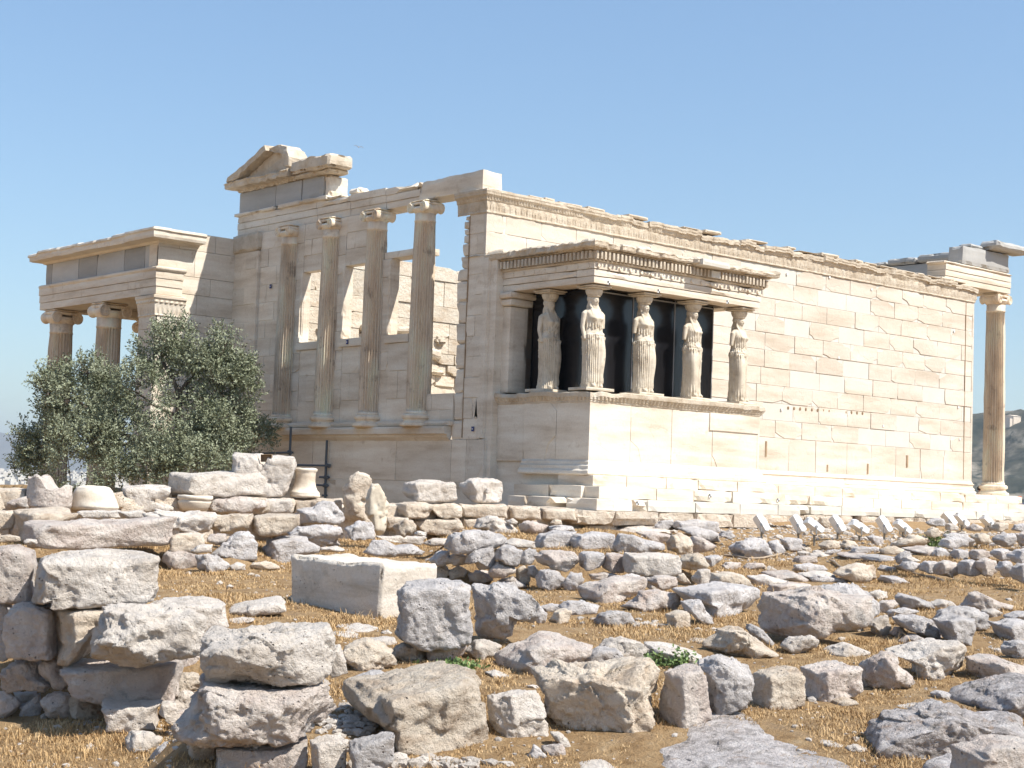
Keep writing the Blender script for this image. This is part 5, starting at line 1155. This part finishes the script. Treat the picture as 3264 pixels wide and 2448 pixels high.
G5|g|w|F1.2|12|1790,640 1900,620 2060,615 2100,650 1980,700 1850,680|Cream low rock right of the long pinkish slab
G6|g|o|R1.0|25|430,650 520,600 700,570 830,575 860,640 870,710 780,750 640,740 560,720 500,680|Cream humped rock in the right middle ground
G5|g|p|B1.0|40|1495,760 1520,715 1700,710 1900,735 1920,760 1800,780 1640,790 1500,795|Dark-edged flat block behind the very large pink boulder
G6|g|g|F|15|870,720 900,680 1000,690 1060,690 1150,740 1030,760 920,750|Blue-grey flat stones' largest piece in the right grass
G6|g|g|F|12|845,610 900,580 1030,600 1020,630 900,640|Thin blue slab beside the long rope
G6|g|g|R|15|230,700 300,670 400,690 560,710 570,745 400,740 250,730|Low rough grey stone left of the cream humped rock
@stones of the low wall at far right
G6|26.1|g|R|20|1060,590 1090,550 1180,545 1260,570 1250,610 1180,640 1090,620|Brownish rough stone starting the front row of the far right wall
G6|25.9|g|B|25|1250,590 1290,550 1400,545 1420,580 1380,660 1290,650 1255,630|Grey-shaded block second in the front row
G6|25.5|p|R|25|1380,620 1430,550 1580,550 1610,590 1610,650 1540,690 1420,670|Pinkish rounded block in the front row, holes in its face
G6|25.2|g|B|20|1610,590 1650,540 1760,540 1830,560 1840,660 1700,680 1620,665|Smooth purple-grey block in the front row
G6|25.0|p|B|25|1760,550 1860,525 1940,540 1950,640 1900,680 1830,670|Brown-topped tall block in the front row
G6|24.7|g|R|25|1960,600 2000,545 2080,550 2120,620 2110,690 2020,680|Grey block second from the right end, front row
G6|24.1|g|B|25|2110,600 2160,580 2300,590 2300,740 2200,735 2120,710|Big bluish block at the right frame edge, front row
G6|25.0|g|B|20|2090,480 2140,440 2300,430 2300,580 2160,580 2110,550|Grey block above the big bluish one at the frame edge
G6|28.1|g|R|25|1350,480 1400,435 1480,430 1520,470 1500,530 1400,535|Round-faced blue stone in the back row of the far right wall
G6|27.8|g|B|25|1530,480 1570,440 1680,445 1700,480 1680,530 1560,525|Blue-grey block second in the back row
G6|27.5|p|B|25|1700,480 1740,440 1880,450 1900,500 1850,525 1720,525|Pinkish block with a bright top in the back row
G6|27.1|g|B|25|1900,480 1940,440 2050,435 2110,470 2110,530 1980,535|Grey block before the frame edge, back row
G6|26.7|g|R|20|1025,510 1060,470 1160,455 1180,500 1100,560 1040,570|Dark blue stone at the left end of the far right wall
G6|26.2|w|F|15|1080,545 1110,505 1180,505 1260,545 1180,560|Flat white-blue stone between the two rows
G6|28.3|p|F1.3|15|1110,440 1250,415 1480,425 1460,450 1270,490 1180,480|Long low slab behind the back row
G6|28.5|g|B|25|1420,400 1460,335 1650,335 1690,360 1680,410 1500,425|Squared grey block right of the green weed patch
G6|29.4|g|R|20|1440,300 1560,285 1700,300 1750,350 1740,410 1690,410 1670,340 1480,335|Long grey block behind the squared one
G6|30.2|o|R|25|1290,290 1330,240 1400,245 1480,285 1420,320 1320,325|Cream rock left of the paired far floodlights
G6|30.8|o|R|20|1720,310 1790,290 1880,300 1880,380 1800,390 1750,360|Brown-shadowed block in the far right heap
G6|29.2|g|R|25|1930,330 1990,300 2120,290 2150,340 2120,400 2020,410 1950,390|Bright blue-white block in the far right heap
G6|30.2|p|R|20|2120,290 2200,280 2300,290 2300,400 2180,400 2140,340|Pinkish block at the right frame edge, upper heap
G6|31.9|g|R|20|1290,190 1350,155 1460,150 1490,190 1480,230 1350,220|Dark grey rock behind the far floodlights
G6|31.9|o|B|20|1900,240 1960,190 2050,190 2070,240 2000,270 1930,270|Cream block at the upper right by the single floodlight
G6|31.9|g|R|20|2090,260 2130,205 2300,200 2300,270 2160,270|Grey knobbly rock at the upper right frame edge
G6|31.9|p|F|15|1680,240 1760,200 1840,240 1800,270 1700,265|Small pinkish slab between the far floodlights
G6|31.9|w|B|15|1490,240 1500,200 1560,200 1600,230 1590,260 1500,260|Pale blocky stone between the two paired floodlights
G6|g|o|R1.0|25|1010,400 1090,340 1200,310 1340,325 1350,370 1280,420 1150,430 1060,420|Big cream rock right of the near floodlight row
G6|g|g|B|20|760,320 800,310 900,320 910,390 830,395 790,350|Blue-grey block standing behind the bent-post floodlight
G6|g|o|R|15|510,380 560,350 640,360 660,400 600,435 530,430|Cream rounded stone between two floodlight posts
G6|g|o|F|15|320,400 400,355 490,360 520,420 440,445 350,430|Low pale rock behind the second floodlight pair
G6|g|g|B|15|390,445 480,440 520,445 515,475 400,470|Small squared stone, foot of an upright floodlight
G6|g|o|B|15|165,430 240,420 250,460 180,470|Small cream brick among the floodlight posts
G6|g|g|B|18|610,440 650,415 870,420 890,455 760,465 620,460|Long grey slab below the middle floodlights
G6|g|o|R|18|870,440 920,410 1020,405 1100,440 1100,480 950,490 880,470|Cream blunt block at the end of the long grey slab
G6|g|p|F1.3|12|500,490 640,470 850,475 900,500 740,520 560,510|Pinkish flat slab beneath the long grey one
G6|g|g|F1.2|12|720,520 790,490 900,495 1030,510 1020,550 880,540 760,545|Dark blue flat stone right of the pinkish slab
G6|g|w|F|12|210,490 330,465 480,490 380,510|Pale thin slab before the floodlight feet
G6|g|o|R|15|200,130 290,125 330,190 300,215 230,190|Cream block against the temple foundation, behind the lamps
G6|g|o|R|15|320,140 400,130 430,200 400,240 330,220|Rounded cream stone against the temple foundation
@stones before the poros terrace wall
G3|g|g|R|22|370,150 470,60 560,0 640,-20 730,60 720,180 620,195 500,195 420,180|Grey peaked boulder in front of the terrace wall
G3|g|g|B|28|730,100 800,40 900,25 1040,35 1150,90 1150,130 1060,160 940,210 840,210 740,180|Wide blue-grey block with split face beside the peaked boulder
G3|g|p|R|25|40,190 70,120 180,120 270,150 300,220 260,250 150,255 90,240|Pink and white rounded stone at the edge of the grass
G3|g|g|R|25|275,160 330,135 420,160 500,220 490,260 400,275 310,260 290,230|Grey rounded stone touching the pink and white one
G3|g|w|R|20|510,230 560,205 620,220 625,260 530,265|Pale half-buried stone right of the grey rounded one
G3|g|o|R|20|650,230 700,200 800,200 870,240 840,260 700,265|Speckled low stone in grass behind the great block
G3|g|o|R|20|635,290 660,278 690,285 680,300 645,300|Pinkish pebble on the grass clearing
G3|g|w|R|20|485,385 510,360 535,370 530,392 495,392|White triangular pebble lying on the grass clearing
G3|g|w|F1.5|15|0,480 150,465 480,490 500,560 520,640 400,650 340,600 250,540 0,520|Broad white ledge beyond the bulging stained boulder
G3|g|w|F1.3|12|500,530 600,500 840,455 920,465 920,530 750,560 560,590 510,570|Bluish-white flat bedrock running under the great block
G3|g|w|F1.2|10|500,610 580,600 690,605 640,640 530,635|Low white flat rock in the grass before the ledge
G3|g|w|F1.2|10|1240,700 1350,700 1460,730 1380,745 1240,740|Flat pale rock behind the pier's top slab
G3|g|w|F1.2|10|1240,660 1400,650 1560,660 1540,700 1350,690|Flat bedrock strip below the great block
G3|g|w|F|10|1580,700 1630,680 1660,710 1620,720|Small pinkish stone left of the mossy boulder
Z6|26.8|g|R|20|320,1150 440,1140 500,1105 590,1105 640,1170 665,1240 620,1275 480,1265 360,1270 330,1210|Blue-grey angular block perched before the fluted fragment
Z6|25.5|g|R|20|250,1320 340,1275 500,1265 640,1280 660,1330 610,1370 610,1415 480,1420 400,1370 270,1345|Flat-topped grey boulder under the perched angular block
Z6|25.5|g|R|25|655,1290 720,1250 860,1245 880,1300 870,1370 780,1375 700,1370|Grey block at the foot of the fluted fragment
Z6|23.5|g|R|25|800,1450 870,1370 940,1370 1010,1420 1120,1410 1210,1460 1220,1495 1050,1495 880,1480|Long low grey rock behind the great block
Z6|24.5|w|F|15|490,1430 600,1420 670,1440 660,1455 500,1455|Flat white stone behind the great block's left end
@courses of the poros terrace wall
Z6|T|o|B|35|1015,1130 1040,1105 1230,1110 1290,1130 1240,1220 1120,1215 1025,1200|Pitted poros block with a rounded shaded end, upper course
Z6|T|o|B|20|1225,1120 1440,1115 1480,1140 1480,1210 1380,1225 1290,1190|Smooth-faced poros block, right neighbour of the rounded-end one
Z6|T|o|B|8|1468,1118 1800,1125 1808,1150 1800,1215 1560,1212 1480,1200|Long poros block in the middle of the upper course
Z6|T|o|B|12|1808,1132 2030,1140 2040,1230 1900,1228 1812,1215|Short poros block half in the temple's shade
Z7|T|o|B|12|280,1150 510,1158 512,1235 380,1232 275,1225|Brown-stained poros block entirely in shade
Z6|T|o|B|10|1110,1225 1220,1220 1470,1225 1510,1280 1430,1345 1260,1330 1180,1290|Broken-faced block in the lower course
Z6|T|o|B|14|1500,1230 1600,1225 1620,1290 1540,1320 1500,1290|Small block right of the broken-faced one, lower course
Z6|T|o|B|10|950,1210 1110,1215 1100,1290 960,1290|Recessed poros block behind the cream lump
Z6|26.5|o|R|25|1015,1260 1060,1240 1140,1232 1165,1300 1130,1340 1030,1335|Cream lump on the ground before the terrace wall
Z6|26.0|w|F|15|1150,1330 1170,1310 1240,1320 1235,1345 1160,1345|Small cream slab beside the cream lump
Z6|27.0|w|B1.0|12|880,1345 1040,1345 1230,1350 1200,1410 1040,1390|Flat cream slab under the cream lump
Z6|26.0|w|F|12|1210,1400 1270,1365 1380,1365 1390,1410 1260,1415|Low brownish slab right of the flat cream one
Z6|T|o|B|8|0,1075 110,1078 125,1150 100,1185 -20,1190|Pale block of the upper course right of the bowl-shaped moulding
Z6|T|o|B|8|120,1080 290,1083 320,1120 290,1185 120,1185|Fine-grained pale block under the round pedestal
Z6|T|o|B|8|295,1080 640,1085 655,1180 500,1190 300,1188|Long pale block right of the round pedestal, upper course
Z6|T|p|B|20|-40,1190 330,1190 350,1260 320,1330 120,1345 -20,1300|Reddish-cornered block in the lower course
Z6|T|p|B|20|690,1090 800,1100 800,1240 700,1240|Narrow upright stone behind the fragments
G1|T1|o|B|5|-40,345 190,350 200,480 -40,475|Long pale block behind the broken drum at the left edge
G1|T|p|R|20|40,480 80,430 190,400 200,490 60,495|Shaded lump left of the broken drum
G1|T1|w|B|22|845,420 860,330 1000,325 1205,335 1205,380 1160,450 1240,470 1230,505 950,500 860,490|Rough squared block right of the cream drum
G1|T1|w|B|45|1205,300 1240,225 1550,235 1790,240 1860,270 1850,400 1600,405 1540,390 1260,385 1205,370|Long marble block with shaded left end under the T-cut block
G1|T|p|R|20|1480,450 1520,410 1640,410 1760,410 1890,430 1880,480 1790,525 1620,520 1500,500|Curved broken block right of the bowl-shaped moulding
G1|T|w|B|8|1790,412 1890,415 2060,420 2060,518 1880,520|Pale block beneath the T-cut block
G1|T|o|R|20|790,380 860,370 870,480 820,500|Narrow stone between the cream drum and the squared block
G1|24.3|o|B|18|-40,505 100,503 108,560 95,630 -40,640|Pale block at the left frame edge, second course
G1|23.8|o|B1.2|40|105,495 200,490 420,495 560,520 560,560 380,580 220,600 215,720 150,710 110,600|Tan L-shaped block behind the long coarse block
G1|24.3|w|B|10|540,515 600,500 840,505 850,555 600,555|Flaky pale block under the cream drum
G1|24.2|w|R|15|840,510 1000,500 1030,530 1030,560 860,560|Small white stone in the second course
G1|23.8|w|R|18|1030,520 1100,490 1250,515 1510,520 1520,560 1490,640 1400,670 1290,650 1200,620 1190,580 1060,570|Gnarled white stone with a deep hollow beneath
G1|24.2|o|R|18|1475,610 1530,530 1780,525 1790,590 1750,650 1640,670 1500,640|Hollowed pinkish stone in the second course
G1|24.4|o|B|20|1755,600 1800,530 2110,530 2120,600 2050,650 1880,675 1770,650|Pink-cornered wide block in the second course
G1|22.0|p|B1.0|32|215,610 235,575 370,560 560,555 660,580 850,580 1000,560 1195,560 1195,640 1180,740 1000,770 800,760 600,760 370,745 270,740 210,700|Very long coarse pinkish block left of centre in the wall
G1|23.0|o|B|10|-40,680 60,676 145,690 140,720 -40,725|Low pale block at the left frame edge
G1|15.5|w|R|15|168,720 190,703 255,708 262,735 220,745 180,742|Small white stone sitting on the near left wall
G1|22.5|o|B|15|1180,700 1240,665 1440,670 1460,740 1400,790 1190,790|Cream block low in shade right of the very long one
G1|23.0|p|R|15|1460,720 1480,670 1590,668 1600,720 1540,745|Small pinkish stone in the lowest course
G1|21.5|w|F|15|1340,790 1400,745 1500,740 1500,790 1400,805|Veined white stone left of the peaked boulder"""
grp='';sd_=1
for ln in ROCKS.strip().split('\n'):
    if ln[0]=='@': grp=ln[1:]; continue
    zn,dsp,mt,shp,yw,pt,lb=ln.split('|'); sd_+=1
    rock(zn,dsp,mt,shp,float(yw),[tuple(map(float,p.split(','))) for p in pt.split()],lb,grp,sd_)
# the great dressed block
def great():
    px,py=src('G3',1560,612); d=ground_d(px,py)+.1; p=at(px,py,d); b=MB(); L1,L2,H=1.40,.92,.57
    b.rbox(0,L2,0,L1,-.02,H,.018,.025,.016,0,4,.28); V=np.array(b.v); th=math.atan2(CR[1],CR[0])+R_(-40)
    # local axes: x runs away to the right, y away to the left
    ex=CR*math.cos(R_(50))+CF*math.sin(R_(50)); ey=-CR*math.sin(R_(50))+CF*math.cos(R_(50)); ex[2]=ey[2]=0
    V+=np.stack([fbm(V+k*5,14,3) for k in range(3)],1)*.006; V[:,2]+=.05*V[:,1]/L1+.02*fbm(V,3,2)*(V[:,2]>.4); V[:,1]+=.05*(V[:,2]/H-.5)*(V[:,1]>L1*.5)
    W=V[:,:1]*ex+V[:,1:2]*ey+V[:,2:]*np.array([0,0,1.])
    o=mk('marble_block',W,b.f,M['dressed'],None,b.t,True,tuple(p))
    return tag(o,'Large dressed marble block tilted on the rock, veined band near its top','block')
great()
# ------------------------------------------------ carved fragments on the terrace wall
GF='carved marble fragments set on the terrace wall'
def Td(x,y,zn='G1',yy=-4.2):
    px,py=src(zn,x,y); v=CF+CR*(px-1632)/FPX-CU*(py-1224)/FPX; d=(yy-CP[1])/v[1]; return at(px,py,d),d
def fragment(name,cat,label,c,prof,mat,n=40,mod=None,wob=.02,flute=0):
    mb=MB(); lathe(mb,prof,(0,0,0),n,wob=wob,flute=flute,fr=(.02,9),fd=.03,nf=20); V=np.array(mb.v)
    if mod: V=mod(V)
    V+=np.stack([fbm(V+k*5+c[0],6,4) for k in range(3)],1)*.010
    mb.v=[tuple(v) for v in V]; o=mb.build(name,M[mat],None,True); o.location=tuple(c); return tag(o,label,cat,GF)
def dense(pr,k=6):
    out=[]
    for i in range(len(pr)-1):
        for j in range(k): u=j/k; out.append((pr[i][0]*(1-u)+pr[i+1][0]*u,pr[i][1]*(1-u)+pr[i+1][1]*u))
    return out+[pr[-1]]
c,d=Td(345,485); m_=.4521*d/FPX
def dm1(V):
    r=np.hypot(V[:,0],V[:,1]); u=V@CR; top=np.clip((V[:,2]-.22)/.32,0,1)
    V[:,2]-=top*(.10+.20*np.clip((u+.05)/.3,-.4,1)-.12*np.exp(-((u-.33)/.07)**2)+.05*np.sin(u*19)); return V
fragment('column_drum','drum','Broken grey pitted column drum with a hollowed slanting top, leftmost fragment',c,dense([(.33,0),(.355,.03),(.36,.2),(.35,.38),(.35,.52),(.30,.55),(.2,.50),(.02,.48)],8),'pink',64,dm1)
c,d=Td(668,495)
fragment('column_drum','drum','Smooth cream barrel-shaped drum lying right of the broken grey one',c,dense([(.36,0),(.385,.04),(.36,.16),(.31,.30),(.27,.36),(.20,.385),(.02,.39)]),'old',56,lambda V:V+np.stack([V[:,2]*-.12,V[:,2]*.0,-.05*np.clip(-(V@CR)-.1,0,1)],1))
c,d=Td(1370,508)
fragment('carved_bowl','bowl','Small cream bowl-shaped moulding with a rounded rim, in the wall below the T-cut block',c,[(.12,0),(.20,.01),(.255,.07),(.285,.14),(.29,.17),(.27,.185),(.285,.20),(.305,.215),(.305,.255),(.29,.27),(.02,.27)],'old',48,None,.005)
c,d=Td(378,1072,'Z6',-3.95)
fragment('column_pedestal','pedestal','Round cream pedestal with flared base ring, right of the T-cut block',c,[(.27,0),(.275,.04),(.26,.055),(.27,.075),(.255,.10),(.225,.13),(.20,.20),(.185,.30),(.185,.42),(.19,.46),(.205,.48),(.205,.51),(.18,.53),(.02,.53)],'old',48,None,.006)
def pix(zn,L): return L
o,c3,d=rock('G1','T1','w','B.8',14,[(1615,230),(1645,95),(1840,108),(1842,150),(1876,160),(1880,290),(1905,295),(1912,115),(2085,120),(2095,200),(2050,310),(2010,400),(1860,405),(1700,380)],'Tall marble block with a T-shaped cutting in its face, tallest on the wall',GF,901,'cut_block','block')
sl_=MB()
def pq(x,y,dd): return at(*src('G1',x,y),dd)-c3
dd=d-.03
for (a,b,c_2,e) in ((1838,108,1915,160),(1872,150,1912,296)):
    p=[pq(a,b,dd),pq(c_2,b,dd),pq(c_2,e,dd),pq(a,e,dd)]; r_=[v+CF*.10 for v in p]
    sl_.add(p+r_,[(4,5,6,7),(0,1,5,4),(1,2,6,5),(2,3,7,6),(3,0,4,7)])
rec=sl_.build('cutting',M['hole_shade'],o)  # inner faces coloured dark, painting the shade within the T shape
rock('Z6','T1','w','B1.0',30,[(1055,1025),(1085,985),(1110,960),(1190,952),(1430,968),(1447,985),(1450,1085),(1390,1110),(1250,1100),(1140,1092),(1070,1050)],'Long marble block with a moulded face and chipped left end, resting on poros',GF,902,'moulded_block','block')
o,c3,d=rock('Z6','T1','w','B1.0',38,[(1460,995),(1540,942),(1745,945),(1770,965),(1772,1060),(1760,1115),(1640,1112),(1560,1100),(1480,1040)],'Cream block with a knob-like lifting boss on its right face',GF,903,'bossed_block','block')
bs=MB(); e=at(*src('Z6',1668,1030),d-.12)-c3; lathe(bs,[(.045,-.05),(.05,-.02),(.035,.05),(.01,.06)],tuple(e),14); bs.build('boss',M['white'],o)
def drap(W,q):
    k=(q[:,0]>-.02); s_=np.sin(q[:,0]*95+q[:,1]*14)*.014*k; return W+np.outer(-s_,CF)-np.outer(s_*.3*0,CR)
rock('Z6','28.6','p','R.8',25,[(650,1010),(690,935),(755,895),(830,915),(852,960),(825,1050),(808,1090),(808,1250),(700,1250),(655,1180)],'Tall pinkish sculpture fragment with a broken rounded head, beside the fluted one',GF,904,'sculpture_fragment','fragment',mx='poros')
rock('Z6','28.0','g','R.8',30,[(805,1060),(850,975),(905,975),(945,1050),(965,1130),(955,1250),(940,1330),(885,1345),(850,1240),(815,1200)],'Pale grey fluted fragment of carved drapery leaning on the pinkish one',GF,905,'drapery_fragment','fragment',mod=drap,mx='statue')
# backing of the terrace wall
tb=MB(); 
for i in range(34): tb.rbox(-21+i*.62,-21+i*.62+.6,-3.95-.03*(i%3),-2.9,-2.6,-.74-.02*(i%4),.03,.2,.02,random.Random(i).uniform(-.1,.1),i,.1)
tb.box(-21,0,-3.7,-3.0,-2.5,-.8); tag(tb.build('terrace_wall',M['poros']),'Long low wall of pale poros blocks running left from the temple corner','wall')
# small scale bar left on the pier
sb=MB(); p=at(*src('G3',572,690),10.75); sb.box(-.055,.055,-.01,.01,0,.012); o=sb.build('marker_strip',M['lampw']); o.location=tuple(p+np.array([0,0,.0])); o.rotation_euler=(0,0,math.atan2(CR[1],CR[0])); tag(o,'Tiny pale marker strip lying on the top slab of the pier','marker')
# ------------------------------------------------ cables and sticks on the ground
def onground(zn,x,y,up=.02):
    px,py=src(zn,x,y); d=ground_d(px,py); p=at(px,py,d); p[2]=gz(p[0],p[1])+up; return p
def cable(L,r,name,label,cat,mat='cable'):
    P=[onground(*q) for q in L]; Q=[]
    for i in range(len(P)-1):
        for j in range(6): u=j/6; p=P[i]*(1-u)+P[i+1]*u; p[2]=gz(p[0],p[1])+.03; Q.append(p)
    Q.append(P[-1]); o=P[0]; m_=MB(); tube(m_,[q-o for q in Q],r,6); b=m_.build(name,M[mat]); b.location=tuple(o); tag(b,label,cat)
cable([('Z8',20,1208),('Z8',100,1212),('Z8',200,1230),('Z8',300,1228),('Z8',400,1208),('Z8',465,1190),('Z8',490,1200)],.022,'cable','Pale cable looping on dry grass below the big grey boulder','cable')
cable([('Z8',1262,1290),('Z8',1380,1325),('Z8',1500,1360),('Z8',1625,1392)],.022,'rope','Long straight pale rope lying across the right-hand grass','rope')
cable([('Z8',790,1240),('Z8',830,1262),('Z8',878,1290)],.02,'cable','Short brown cable end in the grass between low stones','cable')
# ------------------------------------------------ green weeds
M['weed']=stone('weed_leaf',[(.3,c_(.10,.16,.05)),(.7,c_(.24,.32,.12))],6,0,vary=0,rough=.6)
def weed(zn,x,y,w,h,n,label):
    p=onground(zn,x,y,0); rs=np.random.RandomState(int(x)); V=[];Fc=[]
    for i in range(n):
        b=rs.normal(0,w*.35,2); hh=h*rs.uniform(.3,1); q=np.array([b[0],b[1],0]); tip=q+np.array([rs.normal(0,.06),rs.normal(0,.06),hh])
        for k in range(7):
            u=k/7+.1; c0=q*(1-u)+tip*u; d1=rs.normal(size=3); d1/=np.linalg.norm(d1); s1=np.cross(d1,rs.normal(size=3)); s1/=np.linalg.norm(s1)
            l=.045; V+=[c0,c0+d1*l*.5+s1*.012,c0+d1*l,c0+d1*l*.5-s1*.012]; k0=len(V)-4; Fc.append((k0,k0+1,k0+2,k0+3))
        V+=[q,q+[.004,0,0],tip]; k0=len(V)-3; Fc.append((k0,k0+1,k0+2))
    o=mk('weed',V,Fc,M['weed'],None,np.random.RandomState(3).normal(0,.15,len(Fc)),loc=tuple(p)); tag(o,label,'weed','green weeds among the stones')
weed('G4',2100,1165,.36,.15,85,'Bright green weed clump behind the upright cream block')
weed('G6',1390,420,.4,.34,110,'Green weed patch beside the squared grey block at right')
weed('G5',700,165,.2,.22,45,'Small green tuft against the temple foundation above a grey block')
weed('G4',580,1172,.3,.06,70,'Low green sprigs in the dry grass below the mossy boulder')
weed('Z6',985,1325,.25,.2,60,'Yellow-green tuft at the foot of the fluted fragment')
weed('Z8',2170,945,.3,.12,60,'Faint green growth at the far right foot of the steps')
# ------------------------------------------------ dry grass and rubble (uncountable)
M['grass']=stone('dry_grass_blade',[(.3,c_(.34,.21,.10)),(.5,c_(.50,.335,.165)),(.75,c_(.66,.49,.29))],3,0,fine=9,vary=0,rough=.8)
def grass():
    rs=np.random.RandomState(2); n=560000
    d=8.2+24*rs.rand(n)**1.5; s=rs.uniform(-.36,.36,n)*d
    x=CP[0]+d*hx+s*hy; y=CP[1]+d*hy-s*hx
    P=np.stack([x,y,x*0],1); nz=fbm(P,1.3,3)+.5*fbm(P,7,2); k=(nz>-.45+.5*rs.rand(n)); x,y,d,nz=x[k],y[k],d[k],nz[k]; n=len(x)
    z=gz(x,y); ok=z<-1.0; x,y,z,d,nz=x[ok],y[ok],z[ok],d[ok],nz[ok]; n=len(x)
    tall=(rs.rand(n)<.035)&(nz>.1); h=rs.uniform(.008,.030,n)*(1+np.clip(nz,0,1)*.9)*np.where(tall,2.4,1)*(.8+d/45); w_=.0016+.00016*d
    an=rs.rand(n)*6.283; lean=rs.uniform(.3,1.4,n); dx,dy=np.cos(an),np.sin(an)
    b=np.stack([x,y,z-.005],1); sd=np.stack([-dy,dx,0*x],1)*w_[:,None]
    mid=b+np.stack([dx*h*lean*.4,dy*h*lean*.4,h*.7],1); tip=b+np.stack([dx*h*lean,dy*h*lean,h],1)
    V=np.stack([b-sd,b+sd,mid+sd*.6,mid-sd*.6,tip],1).reshape(-1,3); I=np.arange(n)[:,None]*5
    me=bpy.data.meshes.new('dry_grass'); F4=np.concatenate([I,I+1,I+2,I+3],1); F3=np.concatenate([I+3,I+2,I+4],1)
    Fl=[tuple(r) for r in F4.tolist()]+[tuple(r) for r in F3.tolist()]; tn=rs.normal(0,.2,n)
    tag(mk('dry_grass',V,Fl,M['grass'],None,np.concatenate([tn,tn])),kind='stuff')
grass()
def rubble():
    rs=np.random.RandomState(9); ico=np.array([(0,0,1),(.894,0,.447),(.276,.851,.447),(-.724,.526,.447),(-.724,-.526,.447),(.276,-.851,.447),(.724,.526,-.447),(-.276,.851,-.447),(-.894,0,-.447),(-.276,-.851,-.447),(.724,-.526,-.447),(0,0,-1)])
    If=[(0,1,2),(0,2,3),(0,3,4),(0,4,5),(0,5,1),(1,6,2),(2,7,3),(3,8,4),(4,9,5),(5,10,1),(6,7,2),(7,8,3),(8,9,4),(9,10,5),(10,6,1),(6,11,7),(7,11,8),(8,11,9),(9,11,10),(10,11,6)]
    V=[];Fc=[];tn=[]
    def put(x,y,r):
        q=ico*(1+rs.normal(0,.16,(12,1)))*np.array([r,r*rs.uniform(.6,1),r*rs.uniform(.35,.7)]); a=rs.rand()*6.28; c,s=math.cos(a),math.sin(a)
        q=np.stack([q[:,0]*c-q[:,1]*s,q[:,0]*s+q[:,1]*c,q[:,2]],1)+np.array([x,y,float(gz(x,y))+r*.15]); b=len(V); V.extend(q.tolist()); Fc.extend([tuple(i+b for i in f) for f in If]); tn.extend([rs.uniform(-.2,.12)]*20)
    def cam2(d,s): return CP[0]+d*hx+s*hy,CP[1]+d*hy-s*hx
    for i in range(4200): d=8.5+26*rs.rand()**1.3; s=rs.uniform(-.34,.34)*d; put(*cam2(d,s),rs.uniform(.006,.022)*(1+1.6*(rs.rand()<.1)))
    for i in range(2600): d=rs.uniform(28.5,40); s=rs.uniform(.10,.36)*d; put(*cam2(d,s),rs.uniform(.015,.05)*(1+2*(rs.rand()<.05)))
    # crushed stone between the pier and the big pitted block, along the bottom edge, and by the left wall
    for zn,x,y,sx,sy,k,rr in (('G3',1350,1330,160,60,110,.05),('G3',1850,1640,260,25,70,.055),('G3',1300,1500,60,60,40,.03),('G2',1450,1380,80,40,40,.03),('G4',250,1640,120,60,30,.03),('G5',330,1090,200,20,25,.05)):
        for i in range(k):
            px,py=src(zn,x+rs.normal()*sx,y+rs.normal()*sy); p=at(px,py,ground_d(px,py)); put(p[0],p[1],rr*rs.uniform(.4,1.3))
    tag(mk('rubble',V,Fc,M['white'],None,tn),kind='stuff')
rubble()
